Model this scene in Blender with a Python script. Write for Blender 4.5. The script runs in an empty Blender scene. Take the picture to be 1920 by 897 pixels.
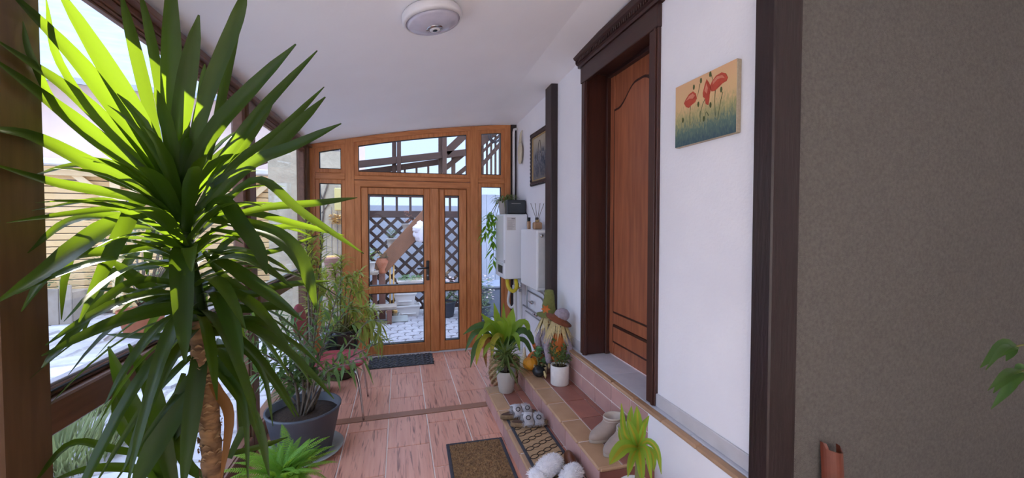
import bpy, bmesh, math, random
from mathutils import Vector, Matrix, noise as mnoise
random.seed(7)
SC = bpy.context.scene
COL = SC.collection
PI = math.pi

# ---------------------------------------------------------------- camera
FPX, PPX, PPY, CAMH = 760.0, 960.0, 436.0, 1.6
PSI = math.atan((960 - 750) / FPX)      # yaw to the right of the corridor axis
TH = math.atan(21 / FPX)                # pitch down
CF = Vector((math.sin(PSI) * math.cos(TH), math.cos(PSI) * math.cos(TH), -math.sin(TH)))
CR = Vector((math.cos(PSI), -math.sin(PSI), 0))
CU = CR.cross(CF)
CAM = Vector((0, 0, CAMH))
cam = bpy.data.cameras.new('camera')
cam.sensor_fit = 'HORIZONTAL'
cam.sensor_width = 36.0
cam.lens = 36.0 * FPX / 1920.0
cam.shift_y = -(448.5 - PPY) / 1920.0
cam.clip_start = 0.02
cam.clip_end = 300
camo = bpy.data.objects.new('camera', cam)
COL.objects.link(camo)
camo.matrix_world = Matrix(((CR.x, CU.x, -CF.x, 0), (CR.y, CU.y, -CF.y, 0), (CR.z, CU.z, -CF.z, CAMH), (0, 0, 0, 1)))
SC.camera = camo

def ray(px, py): return CF + CR * ((px - PPX) / FPX) + CU * ((PPY - py) / FPX)
def at_z(px, py, z=0.0): d = ray(px, py); return CAM + d * ((z - CAMH) / d.z)
def at_y(px, py, y): d = ray(px, py); return CAM + d * (y / d.y)
def at_x(px, py, x): d = ray(px, py); return CAM + d * (x / d.x)
def at_d(px, py, t): return CAM + ray(px, py) * t

# ---------------------------------------------------------------- world, sun, exposure
SUN_DIR = Vector((1.0, -1.3, -0.9)).normalized()       # the way the light travels
SUN_EL = math.asin(-SUN_DIR.z)
w = bpy.data.worlds.new('sky'); SC.world = w; w.use_nodes = True
nt = w.node_tree; nt.nodes.clear()
# hazy pale blue sky, a little brighter overhead than at the horizon
gtc = nt.nodes.new('ShaderNodeTexCoord'); gsx = nt.nodes.new('ShaderNodeSeparateXYZ'); gmr = nt.nodes.new('ShaderNodeMapRange')
gmx = nt.nodes.new('ShaderNodeMix'); gmx.data_type = 'RGBA'
gmr.inputs['From Min'].default_value = 0.2; gmr.inputs['From Max'].default_value = 0.85
gmx.inputs[6].default_value = (0.24, 0.30, 0.44, 1); gmx.inputs[7].default_value = (1.0, 1.22, 1.8, 1)
bg = nt.nodes.new('ShaderNodeBackground'); bg.inputs[1].default_value = 0.62
ow = nt.nodes.new('ShaderNodeOutputWorld')
nt.links.new(gtc.outputs['Generated'], gsx.inputs[0]); nt.links.new(gsx.outputs['Z'], gmr.inputs['Value']); nt.links.new(gmr.outputs[0], gmx.inputs[0])
nt.links.new(gmx.outputs[2], bg.inputs[0]); nt.links.new(bg.outputs[0], ow.inputs[0])
sl = bpy.data.lights.new('sun', 'SUN'); sl.energy = 8.0; sl.angle = math.radians(0.6); sl.color = (1.0, 0.88, 0.74)
so = bpy.data.objects.new('sun', sl); COL.objects.link(so)
so.rotation_euler = SUN_DIR.to_track_quat('-Z', 'Y').to_euler()
so.location = (-8, 12, 10)
vs = SC.view_settings
vs.view_transform = 'Standard'; vs.look = 'None'; vs.gamma = 1.0; vs.use_curve_mapping = False
vs.exposure = 2.5

# ---------------------------------------------------------------- materials
def lin(c):
    if isinstance(c, str):
        c = tuple(int(c[i:i + 2], 16) / 255 for i in (0, 2, 4))
    else:
        c = tuple(v / 255 for v in c)
    return tuple(v / 12.92 if v <= 0.04045 else ((v + 0.055) / 1.055) ** 2.4 for v in c)

def nn(nt, t, **kw):
    n = nt.nodes.new(t)
    for k, v in kw.items(): setattr(n, k, v)
    return n

def mk(name, col, rough=0.55, col2=None, scale=8.0, stretch=(1, 1, 1), detail=4.0, contrast=0.5, rand=0.0,
       bump=0.0, bscale=None, metal=0.0, coat=0.0, coords='world', spec=0.5, sheen=0.0):
    """Principled with two tones mixed by stretched noise, per-object tone spread and fine bump."""
    m = bpy.data.materials.new(name); m.use_nodes = True
    nt = m.node_tree; nt.nodes.clear(); L = nt.links.new
    out = nn(nt, 'ShaderNodeOutputMaterial'); p = nn(nt, 'ShaderNodeBsdfPrincipled')
    L(p.outputs[0], out.inputs[0])
    c1 = lin(col); c2 = lin(col2) if col2 else tuple(v * 0.82 for v in c1)
    if coords == 'world':
        src = nn(nt, 'ShaderNodeNewGeometry').outputs['Position']
    else:
        src = nn(nt, 'ShaderNodeTexCoord').outputs['Object']
    mp = nn(nt, 'ShaderNodeMapping'); mp.inputs['Scale'].default_value = stretch
    L(src, mp.inputs['Vector'])
    oi = nn(nt, 'ShaderNodeObjectInfo')
    ad = nn(nt, 'ShaderNodeVectorMath', operation='MULTIPLY_ADD')
    cb = nn(nt, 'ShaderNodeCombineXYZ')
    for i in range(3): L(oi.outputs['Random'], cb.inputs[i])
    ad.inputs[1].default_value = (37.0, 53.0, 71.0) if rand else (0, 0, 0)
    L(cb.outputs[0], ad.inputs[0]); L(mp.outputs[0], ad.inputs[2])
    nz = nn(nt, 'ShaderNodeTexNoise'); nz.inputs['Scale'].default_value = scale; nz.inputs['Detail'].default_value = detail
    L(ad.outputs[0], nz.inputs['Vector'])
    mr = nn(nt, 'ShaderNodeMapRange'); mr.inputs['From Min'].default_value = 0.5 - 0.5 * (1 - contrast) - 0.02
    mr.inputs['From Max'].default_value = 0.5 + 0.5 * (1 - contrast) + 0.02
    L(nz.outputs[0], mr.inputs['Value'])
    mx = nn(nt, 'ShaderNodeMix', data_type='RGBA')
    mx.inputs[6].default_value = (*c1, 1); mx.inputs[7].default_value = (*c2, 1)
    L(mr.outputs[0], mx.inputs[0])
    last = mx.outputs[2]
    if rand:
        hs = nn(nt, 'ShaderNodeHueSaturation')
        m2 = nn(nt, 'ShaderNodeMapRange'); m2.inputs['To Min'].default_value = 1 - rand; m2.inputs['To Max'].default_value = 1 + rand
        L(oi.outputs['Random'], m2.inputs['Value']); L(m2.outputs[0], hs.inputs['Value']); L(last, hs.inputs['Color'])
        last = hs.outputs[0]
    L(last, p.inputs['Base Color'])
    p.inputs['Roughness'].default_value = rough; p.inputs['Metallic'].default_value = metal
    p.inputs['Coat Weight'].default_value = coat; p.inputs['Coat Roughness'].default_value = 0.15
    p.inputs['Specular IOR Level'].default_value = spec
    if sheen: p.inputs['Sheen Weight'].default_value = sheen
    if bump:
        b = nn(nt, 'ShaderNodeBump'); b.inputs['Strength'].default_value = bump; b.inputs['Distance'].default_value = 0.01
        if bscale:
            n2 = nn(nt, 'ShaderNodeTexNoise'); n2.inputs['Scale'].default_value = bscale; n2.inputs['Detail'].default_value = 3
            L(ad.outputs[0], n2.inputs['Vector']); L(n2.outputs[0], b.inputs['Height'])
        else:
            L(nz.outputs[0], b.inputs['Height'])
        L(b.outputs[0], p.inputs['Normal'])
    return m

def mk_leaf(name, col, tcol, rough=0.4, trans=0.4, col2=None, rand=0.1, scale=9.0):
    m = mk(name, col, rough, col2, scale=scale, rand=rand, contrast=0.4, coords='object', spec=0.3)
    nt = m.node_tree; L = nt.links.new
    p = next(n for n in nt.nodes if n.type == 'BSDF_PRINCIPLED')
    out = next(n for n in nt.nodes if n.type == 'OUTPUT_MATERIAL')
    t = nn(nt, 'ShaderNodeBsdfTranslucent'); t.inputs[0].default_value = (*lin(tcol), 1)
    ms = nn(nt, 'ShaderNodeMixShader'); ms.inputs[0].default_value = trans
    L(p.outputs[0], ms.inputs[1]); L(t.outputs[0], ms.inputs[2]); L(ms.outputs[0], out.inputs[0])
    return m

def mk_glass(name, tint=(1, 1, 1), refl=0.45):
    m = bpy.data.materials.new(name); m.use_nodes = True
    nt = m.node_tree; nt.nodes.clear(); L = nt.links.new
    out = nn(nt, 'ShaderNodeOutputMaterial'); tr = nn(nt, 'ShaderNodeBsdfTransparent'); tr.inputs[0].default_value = (*tint, 1)
    gl = nn(nt, 'ShaderNodeBsdfGlossy'); gl.inputs['Roughness'].default_value = 0.0
    fr = nn(nt, 'ShaderNodeLayerWeight'); fr.inputs[0].default_value = 0.5
    pw = nn(nt, 'ShaderNodeMath', operation='POWER'); pw.inputs[1].default_value = 5.0; L(fr.outputs['Facing'], pw.inputs[0])
    mu = nn(nt, 'ShaderNodeMath', operation='MULTIPLY_ADD'); mu.inputs[1].default_value = 0.8 * refl; mu.inputs[2].default_value = 0.035 * refl
    ms = nn(nt, 'ShaderNodeMixShader')
    L(pw.outputs[0], mu.inputs[0]); L(mu.outputs[0], ms.inputs[0]); L(tr.outputs[0], ms.inputs[1]); L(gl.outputs[0], ms.inputs[2]); L(ms.outputs[0], out.inputs[0])
    return m

M = {}
M['pvc'] = mk('golden_oak_foil', 'd48c56', 0.38, 'b26a38', scale=7, stretch=(6, 6, 0.7), detail=6, contrast=0.55, bump=0.04)
M['pvc_h'] = mk('golden_oak_foil_horizontal', 'd48c56', 0.38, 'b26a38', scale=7, stretch=(0.7, 6, 6), detail=6, contrast=0.55, bump=0.04)
M['pvc_y'] = mk('backlit_foil_along_corridor', '734d38', 0.42, '5a3826', scale=7, stretch=(6, 0.7, 6), detail=6, contrast=0.55, bump=0.04)  # oak foil with the backlit shade darkened into its colour
M['pvc_v'] = mk('backlit_foil_upright', '66492f', 0.42, '503622', scale=7, stretch=(6, 6, 0.7), detail=6, contrast=0.55, bump=0.04)  # same backlit darkening in the colour, grain upright
M['gasket'] = mk('black_gasket', '1c1a19', 0.6)
M['glass'] = mk_glass('window_glass', (0.97, 0.985, 0.98))
M['white_wall'] = mk('white_plaster', 'f2f1f5', 0.85, 'eae9ef', scale=3, bump=0.15, bscale=60)
M['ceiling'] = mk('ceiling_paint', 'f8f6f8', 0.9, 'f2f0f2', scale=2, bump=0.05, bscale=50)
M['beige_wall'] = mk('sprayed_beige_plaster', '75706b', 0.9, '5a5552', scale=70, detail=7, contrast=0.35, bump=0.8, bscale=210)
M['dark_wood'] = mk('dark_stained_timber', '2c1a1a', 0.42, '1f1212', scale=9, stretch=(8, 8, 0.8), detail=6, bump=0.3, coat=0.06)
M['door_wood'] = mk('reddish_brown_veneer', 'b06a48', 0.42, '8c4e34', scale=5, stretch=(7, 7, 0.55), detail=7, contrast=0.6, bump=0.05, coat=0.1)
M['door_dark'] = mk('dark_brown_casing', '47241b', 0.4, '341a14', scale=6, stretch=(7, 7, 0.6), detail=6, coat=0.12, bump=0.05)
M['door_dark_y'] = mk('dark_brown_head', '3f2420', 0.42, '2f1a17', scale=6, stretch=(7, 0.6, 7), detail=6, coat=0.1, bump=0.05)
M['grout'] = mk('pale_grout', 'f4e8e0', 0.9)
M['grout_dark'] = mk('pink_grout', 'f4e6e0', 0.9)
M['ochre'] = mk('ochre_nosing_tile', 'b99474', 0.45, 'a98464', scale=9, rand=0.1, bump=0.08)
M['rust'] = mk('rust_tread_tile', 'a26a5a', 0.42, '8d5950', scale=9, rand=0.13, bump=0.08)
M['riser'] = mk('dusty_rose_riser_tile', 'c29a92', 0.45, 'b38a84', scale=9, rand=0.07, bump=0.08)
M['grey_tile'] = mk('grey_stone_tile', 'd6d7e0', 0.5, 'c8c9d4', scale=14, rand=0.04)
M['skirting'] = mk('pale_grey_skirting', 'cfccd0', 0.6)
M['brown_strip'] = mk('brown_floor_profile', '9a6a52', 0.5)
M['white_enamel'] = mk('white_enamel', 'eef0f4', 0.3, 'e9ebf0', scale=2, coat=0.2)
M['grey_enamel'] = mk('pale_grey_enamel', 'd3d5da', 0.35)
M['black_plastic'] = mk('black_plastic', '1f2326', 0.35)
M['dark_rubber'] = mk('dark_rubber', '2b2c30', 0.7, '222226', scale=40)
M['chrome'] = mk('chrome', 'c8c8ca', 0.18, metal=1.0)
M['steel'] = mk('brushed_steel', 'b8bcc2', 0.3, metal=1.0)
M['yellow_hose'] = mk('yellow_hose', 'd9c634', 0.4)
M['white_plastic'] = mk('white_plastic', 'e6e4e2', 0.4)
M['cream_cloth'] = mk('cream_cloth', 'd6cbb4', 0.9)
M['burgundy'] = mk('burgundy_leatherette', 'a83a4a', 0.38, '96303f', scale=20, bump=0.08)
M['pot_dark'] = mk('anthracite_plastic', '50555f', 0.5, '484d57', scale=6)
M['pot_grey'] = mk('light_grey_ceramic', 'bdb8b2', 0.5, 'b2ada8', scale=10)
M['pot_white'] = mk('textured_white_ceramic', 'e6e3e1', 0.6, 'd6d2d0', scale=30, bump=0.3)
M['pot_black'] = mk('black_glaze', '18191b', 0.15, coat=0.4)
M['planter_grey'] = mk('matt_grey_planter', '9da09c', 0.6)
M['terracotta'] = mk('terracotta', 'b9714f', 0.8, 'a76143', scale=9)
M['soil'] = mk('potting_soil', '2e221b', 0.95, '483629', scale=60, contrast=0.6, bump=0.8)
M['wicker'] = mk('wicker', 'c9a883', 0.75, '9f7c58', scale=30, contrast=0.5)
M['bark'] = mk('yucca_bark', '97714b', 0.9, '5a4029', scale=14, stretch=(1, 1, 3.5), detail=6, contrast=0.6, bump=0.8)
M['bark_grey'] = mk('grey_bark', '7c6e5f', 0.9, '54493f', scale=30, stretch=(1, 1, 0.4), contrast=0.6, bump=0.5)
M['stem_green'] = mk('green_stem', '64703c', 0.6, '78643c', scale=12)
M['coir'] = mk('coir_bristle', '8f6d47', 0.95, '5d4329', scale=50, detail=6, contrast=0.6, bump=1.0)
M['mat_tan'] = mk('tan_mat_pile', 'b39471', 0.95, '9b7c5b', scale=60, contrast=0.4, bump=0.5)
M['mat_dark'] = mk('charcoal_mat_border', '3c3c44', 0.8, '303038', scale=40, bump=0.3)
M['mat_line'] = mk('dark_mat_loops', '38291f', 0.9)
M['sole_cork'] = mk('cork_sole', '8c7355', 0.8, '6e583f', scale=60)
M['sole_dark'] = mk('brown_suede_footbed', '4e3527', 0.85)
M['fur_grey'] = mk('grey_white_fluff', 'd3d0d2', 0.95, '9d9aa2', scale=18, contrast=0.55, sheen=0.3)
M['fur_white'] = mk('white_fluff', 'eeecef', 0.95, 'd6d3da', scale=25, contrast=0.5, sheen=0.3)
M['suede'] = mk('greige_suede', 'a39186', 0.92, '95837a', scale=25, bump=0.15, sheen=0.2)
M['suede_in'] = mk('fleece_lining', 'c9bfb4', 0.95)
M['leather_brown'] = mk('brown_leather', '6b3a20', 0.4, '55290f', scale=20)
M['straw'] = mk('raffia_straw', 'd9c795', 0.9, 'c2aa72', scale=60)
M['felt_green'] = mk('olive_felt', '7e8048', 0.95, '696c39', scale=40)
M['felt_brown'] = mk('brown_felt', '8a4f35', 0.95, '734029', scale=40)
M['cloth_orange'] = mk('orange_cloth', 'd07a3e', 0.9, 'b9602b', scale=20)
M['cloth_lilac'] = mk('grey_lilac_fluff', 'a79aa4', 0.95, '857984', scale=50, contrast=0.5)
M['burlap'] = mk('burlap_face', 'e0cfa8', 0.95, 'cdb98c', scale=80)
M['pumpkin'] = mk('yellow_pumpkin', 'e3a02c', 0.45, 'd4881e', scale=9)
M['gourd_dark'] = mk('dark_gourd', '23262a', 0.3, '181a1e', scale=9)
M['gourd_white'] = mk('pale_gourd', 'd8d2bc', 0.5)
M['gold_trim'] = mk('gilt_inner_frame', 'b89a66', 0.45)
M['canvas_edge'] = mk('linen_canvas_edge', 'b9aa96', 0.9, 'a6977f', scale=90)
M['poppy'] = mk('poppy_red_paint', 'c25038', 0.7, 'a83c2a', scale=40, contrast=0.5)
M['poppy_light'] = mk('poppy_pink_paint', 'd58a70', 0.7, 'c76e55', scale=40)
M['paint_stem'] = mk('dark_green_paint', '55602f', 0.7, '3f4a2c', scale=40)
M['amber'] = mk('amber_glass_bottle', 'b08a6a', 0.15, coat=0.5)
M['label_paper'] = mk('label_paper', 'd5d1d0', 0.8)
M['print_grey'] = mk('grey_print', '8a8688', 0.8)
M['print_black'] = mk('black_print', '22232a', 0.8)
M['lamp_white'] = mk('white_opal_plastic', 'e9e6e9', 0.35)
M['lamp_shade'] = mk('clear_grey_diffuser', 'c9c5d2', 0.2, 'b8b4c4', scale=20, coat=0.3)
M['brown_pipe'] = mk('brown_painted_metal', '74392a', 0.45, '62301f', scale=20)
M['ext_wood'] = mk('weathered_brown_timber', '523729', 0.75, '3f2a20', scale=7, stretch=(3, 3, 3), rand=0.12, bump=0.3)
M['lattice_wood'] = mk('brown_trellis_wood', '46302a', 0.75, '36241f', scale=9, rand=0.15)
M['stringer_wood'] = mk('brown_stair_board', '8a5a3c', 0.6, '734a30', scale=5, rand=0.1)
M['rose_wood'] = mk('reddish_post_paint', '7d5448', 0.7)
M['paver'] = mk('grey_concrete_paver', 'a8a5a8', 0.85, '918e92', scale=30, rand=0.1, bump=0.3)
M['stone'] = mk('garden_flagstone', 'c2bfc2', 0.85, 'a09da0', scale=6, rand=0.16, contrast=0.4, bump=0.5, bscale=30)
M['gravel'] = mk('sand_and_gravel', 'a8a39f', 0.95, '85807c', scale=45, contrast=0.6, bump=0.8)
M['yellow_slat'] = mk('cream_yellow_board', 'f2cf98', 0.7, 'e6c089', scale=4, rand=0.05)
M['yellow_post'] = mk('cream_yellow_post', 'f6dcae', 0.7, 'ecd0a0', scale=4)
M['pink_plaster'] = mk('pale_pink_plaster', 'f0dad0', 0.9, 'e6cec4', scale=2)
M['grey_roof'] = mk('grey_roof_sheet', 'b4b8c4', 0.8, '9ca0ae', scale=3, stretch=(1, 1, 4))
M['gutter'] = mk('white_gutter', 'e6e2e2', 0.5)
M['yard_wall'] = mk('rough_cream_render', 'c9bda3', 0.95, 'a89c86', scale=6, contrast=0.5, bump=0.9, bscale=25)
M['pale_panel'] = mk('pale_blue_grey_panel', 'b9bec9', 0.7, 'aeb4c0', scale=3)
M['dark_roof'] = mk('brown_eave_boarding', '4b3a31', 0.8, '3c2e27', scale=9, rand=0.1)
M['white_planter'] = mk('white_plastic_planter', 'e4e2df', 0.5, 'd6d3d0', scale=5)
M['broom_yellow'] = mk('varnished_pale_handle', 'd8a95c', 0.5)
M['bristle'] = mk('broom_bristle', 'b9a98c', 0.9)
M['towel'] = mk('white_towelling', 'ece8ee', 0.95, 'dcd6e2', scale=20)
M['flower_straw'] = mk('straw_flowers', 'dba95a', 0.9, 'e6c98a', scale=40)
M['flower_pink'] = mk('pale_pink_blossom', 'e3cfcf', 0.8, 'd8b9b8', scale=30)
M['rope'] = mk('black_cable', '25232a', 0.6)
M['light_timber'] = mk('light_grey_timber', 'a2968a', 0.8, '8f8375', scale=9, rand=0.08)
M['yucca'] = mk_leaf('yucca_leaf', '26400f', '74901c', 0.36, 0.28, '1f330d')
M['yucca_dry'] = mk_leaf('dry_yucca_leaf', '8a5a2c', 'b07830', 0.6, 0.25, '6e4a24')
M['oleander'] = mk_leaf('oleander_leaf', '57774e', '9dbb44', 0.42, 0.3, '46663f')
M['oleander_lit'] = mk_leaf('sunlit_oleander_leaf', 'a6b45e', 'd2d850', 0.45, 0.35, '80954c')  # lighter copy of the oleander leaf, sunlight put into the colour
M['fern'] = mk_leaf('fern_frond', '7cac40', 'b4d838', 0.5, 0.4, '5c9034')
M['lily'] = mk_leaf('broad_leaf_green', '86a838', 'c8e048', 0.35, 0.4, '6a9030')
M['lily_dark'] = mk_leaf('dark_broad_leaf', '3f6038', '86a838', 0.35, 0.25, '34522f')
M['lily_yellow'] = mk_leaf('yellowing_leaf', 'c8b23c', 'd8c848', 0.45, 0.35, '8c9838')
M['grassy'] = mk_leaf('spiky_dark_leaf', '56743e', '96b44c', 0.42, 0.3, '6e7448')
M['pothos'] = mk_leaf('bright_trailing_leaf', '6a9a34', 'a8d040', 0.4, 0.4, '4f8030')
M['succulent'] = mk_leaf('blue_green_succulent', '7fa57c', 'a8c880', 0.5, 0.2, '5f9050')
M['jade'] = mk_leaf('small_round_leaf', '5f7c48', '98b458', 0.4, 0.25, '4c6a40')
M['variegated'] = mk_leaf('striped_green_leaf', '8cae3c', 'c0dc50', 0.35, 0.4, '5e8c30')
M['bush'] = mk_leaf('grey_green_bush_leaf', '6a7a60', '9aae70', 0.6, 0.3, '54664a')
M['shrub'] = mk_leaf('dry_grey_green_grass', '7d8a60', 'a8b478', 0.7, 0.3, '63704c')
M['curtain'] = mk_leaf('sheer_fill_curtain', 'f2f0f0', 'f4f2f2', 0.9, 0.75, 'eceaea', 0.0)
M['tree_leaf'] = mk_leaf('walnut_tree_leaf', '4a6a30', '8ab040', 0.5, 0.3, '3c5828')

# ---------------------------------------------------------------- geometry helpers
class MB:
    """Collects geometry for one mesh object."""
    def __init__(s): s.v = []; s.f = []; s.sm = []; s.mi = []; s.cur = 0
    def add(s, vs, fs, smooth=False):
        o = len(s.v); s.v += [tuple(v) for v in vs]
        for f in fs: s.f.append(tuple(i + o for i in f)); s.sm.append(smooth); s.mi.append(s.cur)
        return s
    def box(s, a, b, bev=0.0, mat=None):
        x0, x1 = sorted((a[0], b[0])); y0, y1 = sorted((a[1], b[1])); z0, z1 = sorted((a[2], b[2]))
        if bev <= 0:
            vs = [(x0, y0, z0), (x1, y0, z0), (x1, y1, z0), (x0, y1, z0), (x0, y0, z1), (x1, y0, z1), (x1, y1, z1), (x0, y1, z1)]
            fs = [(0, 3, 2, 1), (4, 5, 6, 7), (0, 1, 5, 4), (1, 2, 6, 5), (2, 3, 7, 6), (3, 0, 4, 7)]
        else:
            bev = min(bev, 0.49 * min(x1 - x0, y1 - y0, z1 - z0))
            vs = []; ix = {}
            for X in (0, 1):
                for Y in (0, 1):
                    for Z in (0, 1):
                        for ax in range(3):
                            p = [(x0, x1)[X], (y0, y1)[Y], (z0, z1)[Z]]; sg = [1 - 2 * X, 1 - 2 * Y, 1 - 2 * Z]
                            for k in range(3):
                                if k != ax: p[k] += sg[k] * bev
                            ix[(X, Y, Z, ax)] = len(vs); vs.append(tuple(p))
            fs = []
            for ax in range(3):
                u, v = (ax + 1) % 3, (ax + 2) % 3
                for sd in (0, 1):
                    q = []
                    for cu, cv in ((0, 0), (1, 0), (1, 1), (0, 1)):
                        c = [0, 0, 0]; c[ax] = sd; c[u] = cu; c[v] = cv; q.append(ix[(*c, ax)])
                    fs.append(tuple(q if sd else q[::-1]))
            for ax in range(3):
                u, v = (ax + 1) % 3, (ax + 2) % 3
                for cu in (0, 1):
                    for cv in (0, 1):
                        a0 = [0, 0, 0]; a0[u] = cu; a0[v] = cv; a1 = list(a0); a1[ax] = 1
                        q = [ix[(*a0, u)], ix[(*a1, u)], ix[(*a1, v)], ix[(*a0, v)]]
                        fs.append(tuple(q if (cu ^ cv) == 0 else q[::-1]))
            for X in (0, 1):
                for Y in (0, 1):
                    for Z in (0, 1):
                        q = [ix[(X, Y, Z, k)] for k in range(3)]
                        fs.append(tuple(q if (X + Y + Z) % 2 else q[::-1]))
        if mat is not None: vs = [mat @ Vector(v) for v in vs]
        return s.add(vs, fs)
    def bar(s, p, q, wd, th, up=(0, 0, 1), bev=0.0):
        """A straight board from p to q: wd along 'side', th along 'up'."""
        p = Vector(p); q = Vector(q); d = q - p; L = d.length; x = d.normalized(); up = Vector(up)
        y = up.cross(x)
        if y.length < 1e-4: y = Vector((1, 0, 0)).cross(x)
        y.normalize(); z = x.cross(y)
        mt = Matrix(((x.x, y.x, z.x, p.x), (x.y, y.y, z.y, p.y), (x.z, y.z, z.z, p.z), (0, 0, 0, 1)))
        return s.box((0, -wd / 2, -th / 2), (L, wd / 2, th / 2), bev, mt)
    def tube(s, pts, r, n=8, caps=True, smooth=True):
        pts = [Vector(p) for p in pts]; m = len(pts)
        rr = r if isinstance(r, (list, tuple)) else [r] * m
        vs = []; prev = None
        for i, p in enumerate(pts):
            t = (pts[min(i + 1, m - 1)] - pts[max(i - 1, 0)])
            if t.length < 1e-9: t = Vector((0, 0, 1))
            t.normalize()
            if prev is None:
                a = Vector((0, 0, 1)) if abs(t.z) < 0.9 else Vector((1, 0, 0)); u = t.cross(a).normalized()
            else:
                u = (prev - t * prev.dot(t)).normalized()
            prev = u; v = t.cross(u)
            for k in range(n):
                an = 2 * PI * k / n; vs.append(p + (u * math.cos(an) + v * math.sin(an)) * rr[i])
        fs = []
        for i in range(m - 1):
            for k in range(n):
                k2 = (k + 1) % n; fs.append((i * n + k, i * n + k2, (i + 1) * n + k2, (i + 1) * n + k))
        if caps: fs.append(tuple(range(n))[::-1]); fs.append(tuple(range((m - 1) * n, m * n)))
        return s.add(vs, fs, smooth)
    def lathe(s, prof, n=24, c=(0, 0, 0), mat=None, smooth=True, fn=None):
        vs = []; m = len(prof)
        for (r, z) in prof:
            for k in range(n):
                an = 2 * PI * k / n; rr = r * (fn(an, z) if fn else 1)
                vs.append(Vector((c[0] + rr * math.cos(an), c[1] + rr * math.sin(an), c[2] + z)))
        fs = []
        for i in range(m - 1):
            for k in range(n):
                k2 = (k + 1) % n; fs.append((i * n + k, i * n + k2, (i + 1) * n + k2, (i + 1) * n + k))
        if prof[0][0] > 1e-6: fs.append(tuple(range(n))[::-1])
        if prof[-1][0] > 1e-6: fs.append(tuple(range((m - 1) * n, m * n)))
        if mat is not None: vs = [mat @ v for v in vs]
        return s.add(vs, fs, smooth)
    def blob(s, c, r, n=16, m=10, fn=None, mat=None):
        vs = []; c = Vector(c)
        for i in range(m + 1):
            ph = PI * i / m
            for k in range(n):
                th = 2 * PI * k / n
                d = Vector((math.sin(ph) * math.cos(th), math.sin(ph) * math.sin(th), math.cos(ph)))
                k_ = fn(d, th, ph) if fn else 1
                p = Vector((d.x * r[0], d.y * r[1], d.z * r[2])) * k_
                if mat is not None: p = mat @ p
                vs.append(p + c)
        fs = []
        for i in range(m):
            for k in range(n):
                k2 = (k + 1) % n; fs.append((i * n + k, (i + 1) * n + k, (i + 1) * n + k2, i * n + k2))
        return s.add(vs, fs, True)
    def loft(s, rings, caps=True, smooth=True):
        n = len(rings[0]); vs = [v for r in rings for v in r]; fs = []
        for i in range(len(rings) - 1):
            for k in range(n):
                k2 = (k + 1) % n; fs.append((i * n + k, i * n + k2, (i + 1) * n + k2, (i + 1) * n + k))
        if caps: fs.append(tuple(range(n))[::-1]); fs.append(tuple(range((len(rings) - 1) * n, len(rings) * n)))
        return s.add(vs, fs, smooth)
    def prism(s, poly, axis, a, b):
        """poly of 2D points, extruded along axis ('x','y','z') from a to b."""
        def P(u, v, w):
            return {'x': (w, u, v), 'y': (u, w, v), 'z': (u, v, w)}[axis]
        n = len(poly); vs = [P(u, v, a) for u, v in poly] + [P(u, v, b) for u, v in poly]
        fs = [tuple(range(n))[::-1], tuple(range(n, 2 * n))] + [(i, (i + 1) % n, n + (i + 1) % n, n + i) for i in range(n)]
        return s.add(vs, fs)
    def ribbon(s, pts, widths, nrm, fold=0.25, ncols=3, smooth=True):
        """A leaf blade along pts; nrm = facing direction(s); fold = V depth as share of the half width."""
        pts = [Vector(p) for p in pts]; m = len(pts); vs = []
        for i, p in enumerate(pts):
            t = (pts[min(i + 1, m - 1)] - pts[max(i - 1, 0)]).normalized()
            N = Vector(nrm[i]) if isinstance(nrm, list) else Vector(nrm)
            sd = t.cross(N)
            if sd.length < 1e-4: sd = t.cross(Vector((0.3, 0.5, 0.8)))
            sd.normalize(); n2 = sd.cross(t).normalized(); h = widths[i] / 2
            for k in range(ncols):
                u = -1 + 2 * k / (ncols - 1)
                vs.append(p + sd * (u * h) + n2 * (fold * h * abs(u)))
        fs = []
        for i in range(m - 1):
            for k in range(ncols - 1):
                a = i * ncols + k; fs.append((a, a + 1, a + ncols + 1, a + ncols))
        return s.add(vs, fs, smooth)
    def leaf(s, base, d, length, width, droop=0.3, up=(0, 0, 1), segs=3, fold=0.2, prof=None):
        base = Vector(base); d = Vector(d).normalized(); pts = []; ws = []
        prof = prof or [0.25, 1.0, 0.75, 0.05]
        for i in range(segs + 1):
            u = i / segs; pts.append(base + d * (length * u) + Vector((0, 0, -droop * length * u * u)))
            x = u * (len(prof) - 1); k = min(int(x), len(prof) - 2); ws.append(width * (prof[k] + (prof[k + 1] - prof[k]) * (x - k)))
        N = Vector(up) - d * d.dot(Vector(up))
        if N.length < 0.1: N = Vector((random.uniform(-1, 1), random.uniform(-1, 1), 0.3))
        return s.ribbon(pts, ws, N.normalized(), fold, 3)
    def mesh(s, name, mats):
        me = bpy.data.meshes.new(name); me.from_pydata(s.v, [], s.f)
        for m in (mats if isinstance(mats, (list, tuple)) else [mats]): me.materials.append(m)
        me.polygons.foreach_set('use_smooth', s.sm); me.polygons.foreach_set('material_index', s.mi)
        me.update(); return me
    def build(s, name, mats, parent=None, loc=None):
        return put(name, s.mesh(name, mats), parent, loc)

def put(name, me, parent=None, loc=None, rot=None, scale=None):
    o = bpy.data.objects.new(name, me); COL.objects.link(o)
    if parent is not None: o.parent = parent
    if loc is not None: o.location = loc
    if rot is not None: o.rotation_euler = rot
    if scale is not None: o.scale = scale
    return o

def empty(name, loc=(0, 0, 0), rz=0.0):
    o = bpy.data.objects.new(name, None); COL.objects.link(o); o.location = loc; o.rotation_euler = (0, 0, rz)
    o.empty_display_size = 0.05; return o

def tag(o, label=None, cat=None, group=None, kind=None):
    if label: o['label'] = label
    if cat: o['category'] = cat
    if group: o['group'] = group
    if kind: o['kind'] = kind
    return o

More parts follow.
